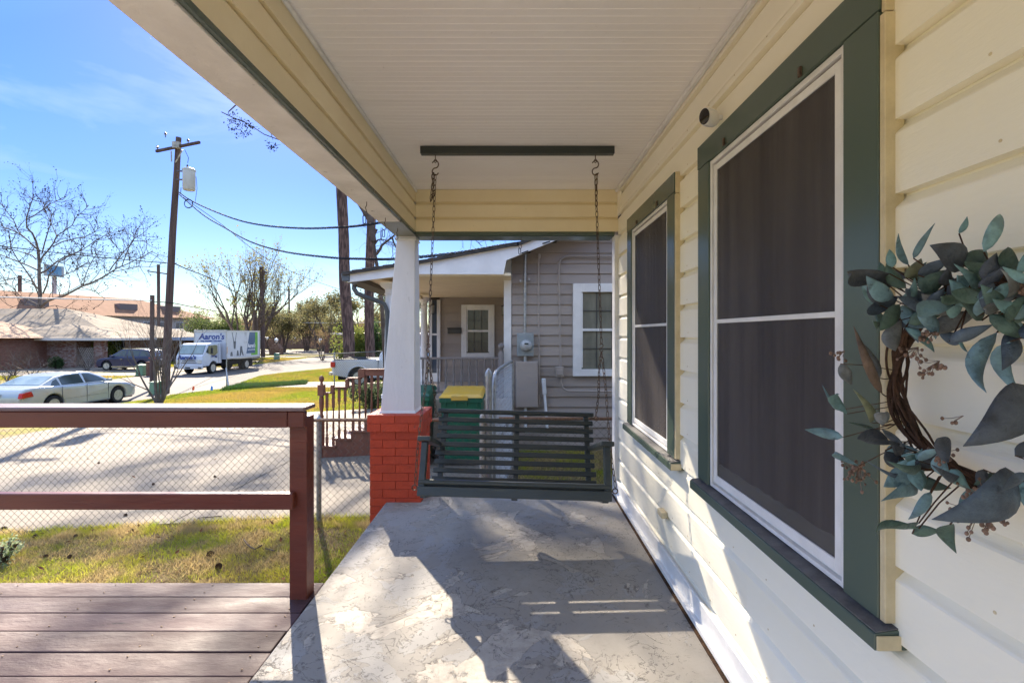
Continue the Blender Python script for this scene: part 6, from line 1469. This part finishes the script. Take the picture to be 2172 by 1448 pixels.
blades('lawn_grass', lawn, 130000, .050, .011, M['blade2'], 6, lean=1.1)
lawn2 = [(p.x,p.y) for p in (G(509,812),G(552,797),G(600,791),G(682,783),G(760,777),G(900,777),G(900,809),G(668,809.5),G(569,812.5))]
blades('lawn_grass', lawn2, 60000, .075, .020, M['blade2'], 7, lean=.9)
blades('verge_grass', [(-60,30),(-26.4,30),(-26.2,33.1),(-60,33.1)], 16000, .06, .03, M['blade2'], 8)
blades('verge_grass', [(-34,42),(-25,42),(-25.4,57.5),(-38,57.5)], 26000, .09, .04, M['blade2'], 9)
blades('verge_grass', [(-15,30),(-2,30),(-2,60),(-15.5,60)], 26000, .09, .035, M['blade2'], 10)
blades('weed_clump', [(-15.2,24.3),(-11.5,25.9),(-12.0,27.3),(-15.6,26.8)], 9000, .22, .022, mat('weed_green', (.09,.17,.025), (.14,.22,.03), .6, .6), 11, lean=.5)
# pine cones, leaves, sticks
M['cone'] = mat('pine_cone_brown', (.06,.035,.025), (.12,.08,.055), 40, .8)
cone = MB(); rc = random.Random(2)
for i in range(11):
    zz = -.028+i*.0055; rr_ = .020*math.sin(math.pi*(i+1.2)/13)**.7
    for k in range(7):
        a = i*2.4+k*.9; c, s_ = math.cos(a), math.sin(a); r1 = rr_+.009
        cone.add([(c*.004,s_*.004,zz),(c*r1-s_*.006,s_*r1+c*.006,zz+.004),(c*r1*1.1,s_*r1*1.1,zz+.008),(c*r1+s_*.006,s_*r1-c*.006,zz+.004)],[(0,1,2,3)])
cme = cone.mesh('pine_cone'); cme.materials.append(M['cone'])
clabs = {0:'pine cone lying in the yard grass nearest the railing post',1:'pine cone lying just above and left of the nearest one',2:'pine cone at the far left edge of the yard',3:'pine cone on the concrete driveway, left middle',4:'pine cone on the driveway edge above the middle rail gap',5:'pine cone in the brown thatch near the middle of the yard',6:'pine cone on the driveway close to the railing post',7:'pine cone beside the fence post base'}
for i,(px,py) in enumerate(((464,1208),(447,1182),(8,1128),(209,988),(267,1098),(160,1143),(456,1018),(700,1108),(147,1188),(98,1186),(280,1132),(325,1034),(75,1143))):
    g0 = G(px,py); o = bpy.data.objects.new('pine_cone', cme); COL.objects.link(o); o.location = g0+Vector((0,0,.03+(.02 if px < 600 and py < 1098 else 0))); sc_k = .85 if i in (0,1,2) else .55; o.scale = (sc_k,)*3
    o.rotation_euler = (R(80+rc.uniform(-20,20)),rc.uniform(0,1),rc.uniform(0,6.28))
    tag(o, clabs.get(i, 'small dark pine cone half sunk in the yard grass'), 'pine cone', 'pine cones fallen in the yard')
def stick(pts, r, label):
    MB().tube([G(a,b,.03) if (a,b) != 0 else None for a,b in pts], r, 5).solo('fallen_stick', M['bark3'], label, 'stick')
stick([(517,1151),(530,1166),(541,1172),(555,1163)], .007, 'crooked dark stick in the grass near the railing post')
stick([(563,1170),(582,1175)], .006, 'short straight twig in the grass beside the railing post')
stick([(420,1104),(470,1100)], .005, 'thin pale twig by the fence line')
lfm = MB(); lfm.add([(0,0,0),(.02,.012,.006),(.05,0,.012),(.02,-.012,.006),(.025,0,.0)],[(0,1,4),(1,2,4),(2,3,4),(3,0,4)])
lme = lfm.mesh('fallen_leaf'); lme.materials.append(mat('dead_leaf', (.20,.085,.04), (.13,.06,.035), 20, .8))
for i in range(46):
    x = rc.uniform(-4.6,-.9); yv = rc.uniform(4.1,4.7) if rc.random() < .6 else rc.uniform(2.8,4.2)
    if rc.random() < .2: x = rc.uniform(-8,-1); yv = rc.uniform(5,8.5)
    o = bpy.data.objects.new('fallen_leaf', lme); COL.objects.link(o); o.location = (x,yv,gz(x,yv)+.035); o.rotation_euler = (rc.uniform(-.5,.5),rc.uniform(-.5,.5),rc.uniform(0,6.28)); s_ = rc.uniform(.7,1.4); o.scale = (s_,)*3
    tag(o, 'small dry brown leaf lying in the yard or driveway beside the deck', 'leaf', 'dry leaves on the ground')
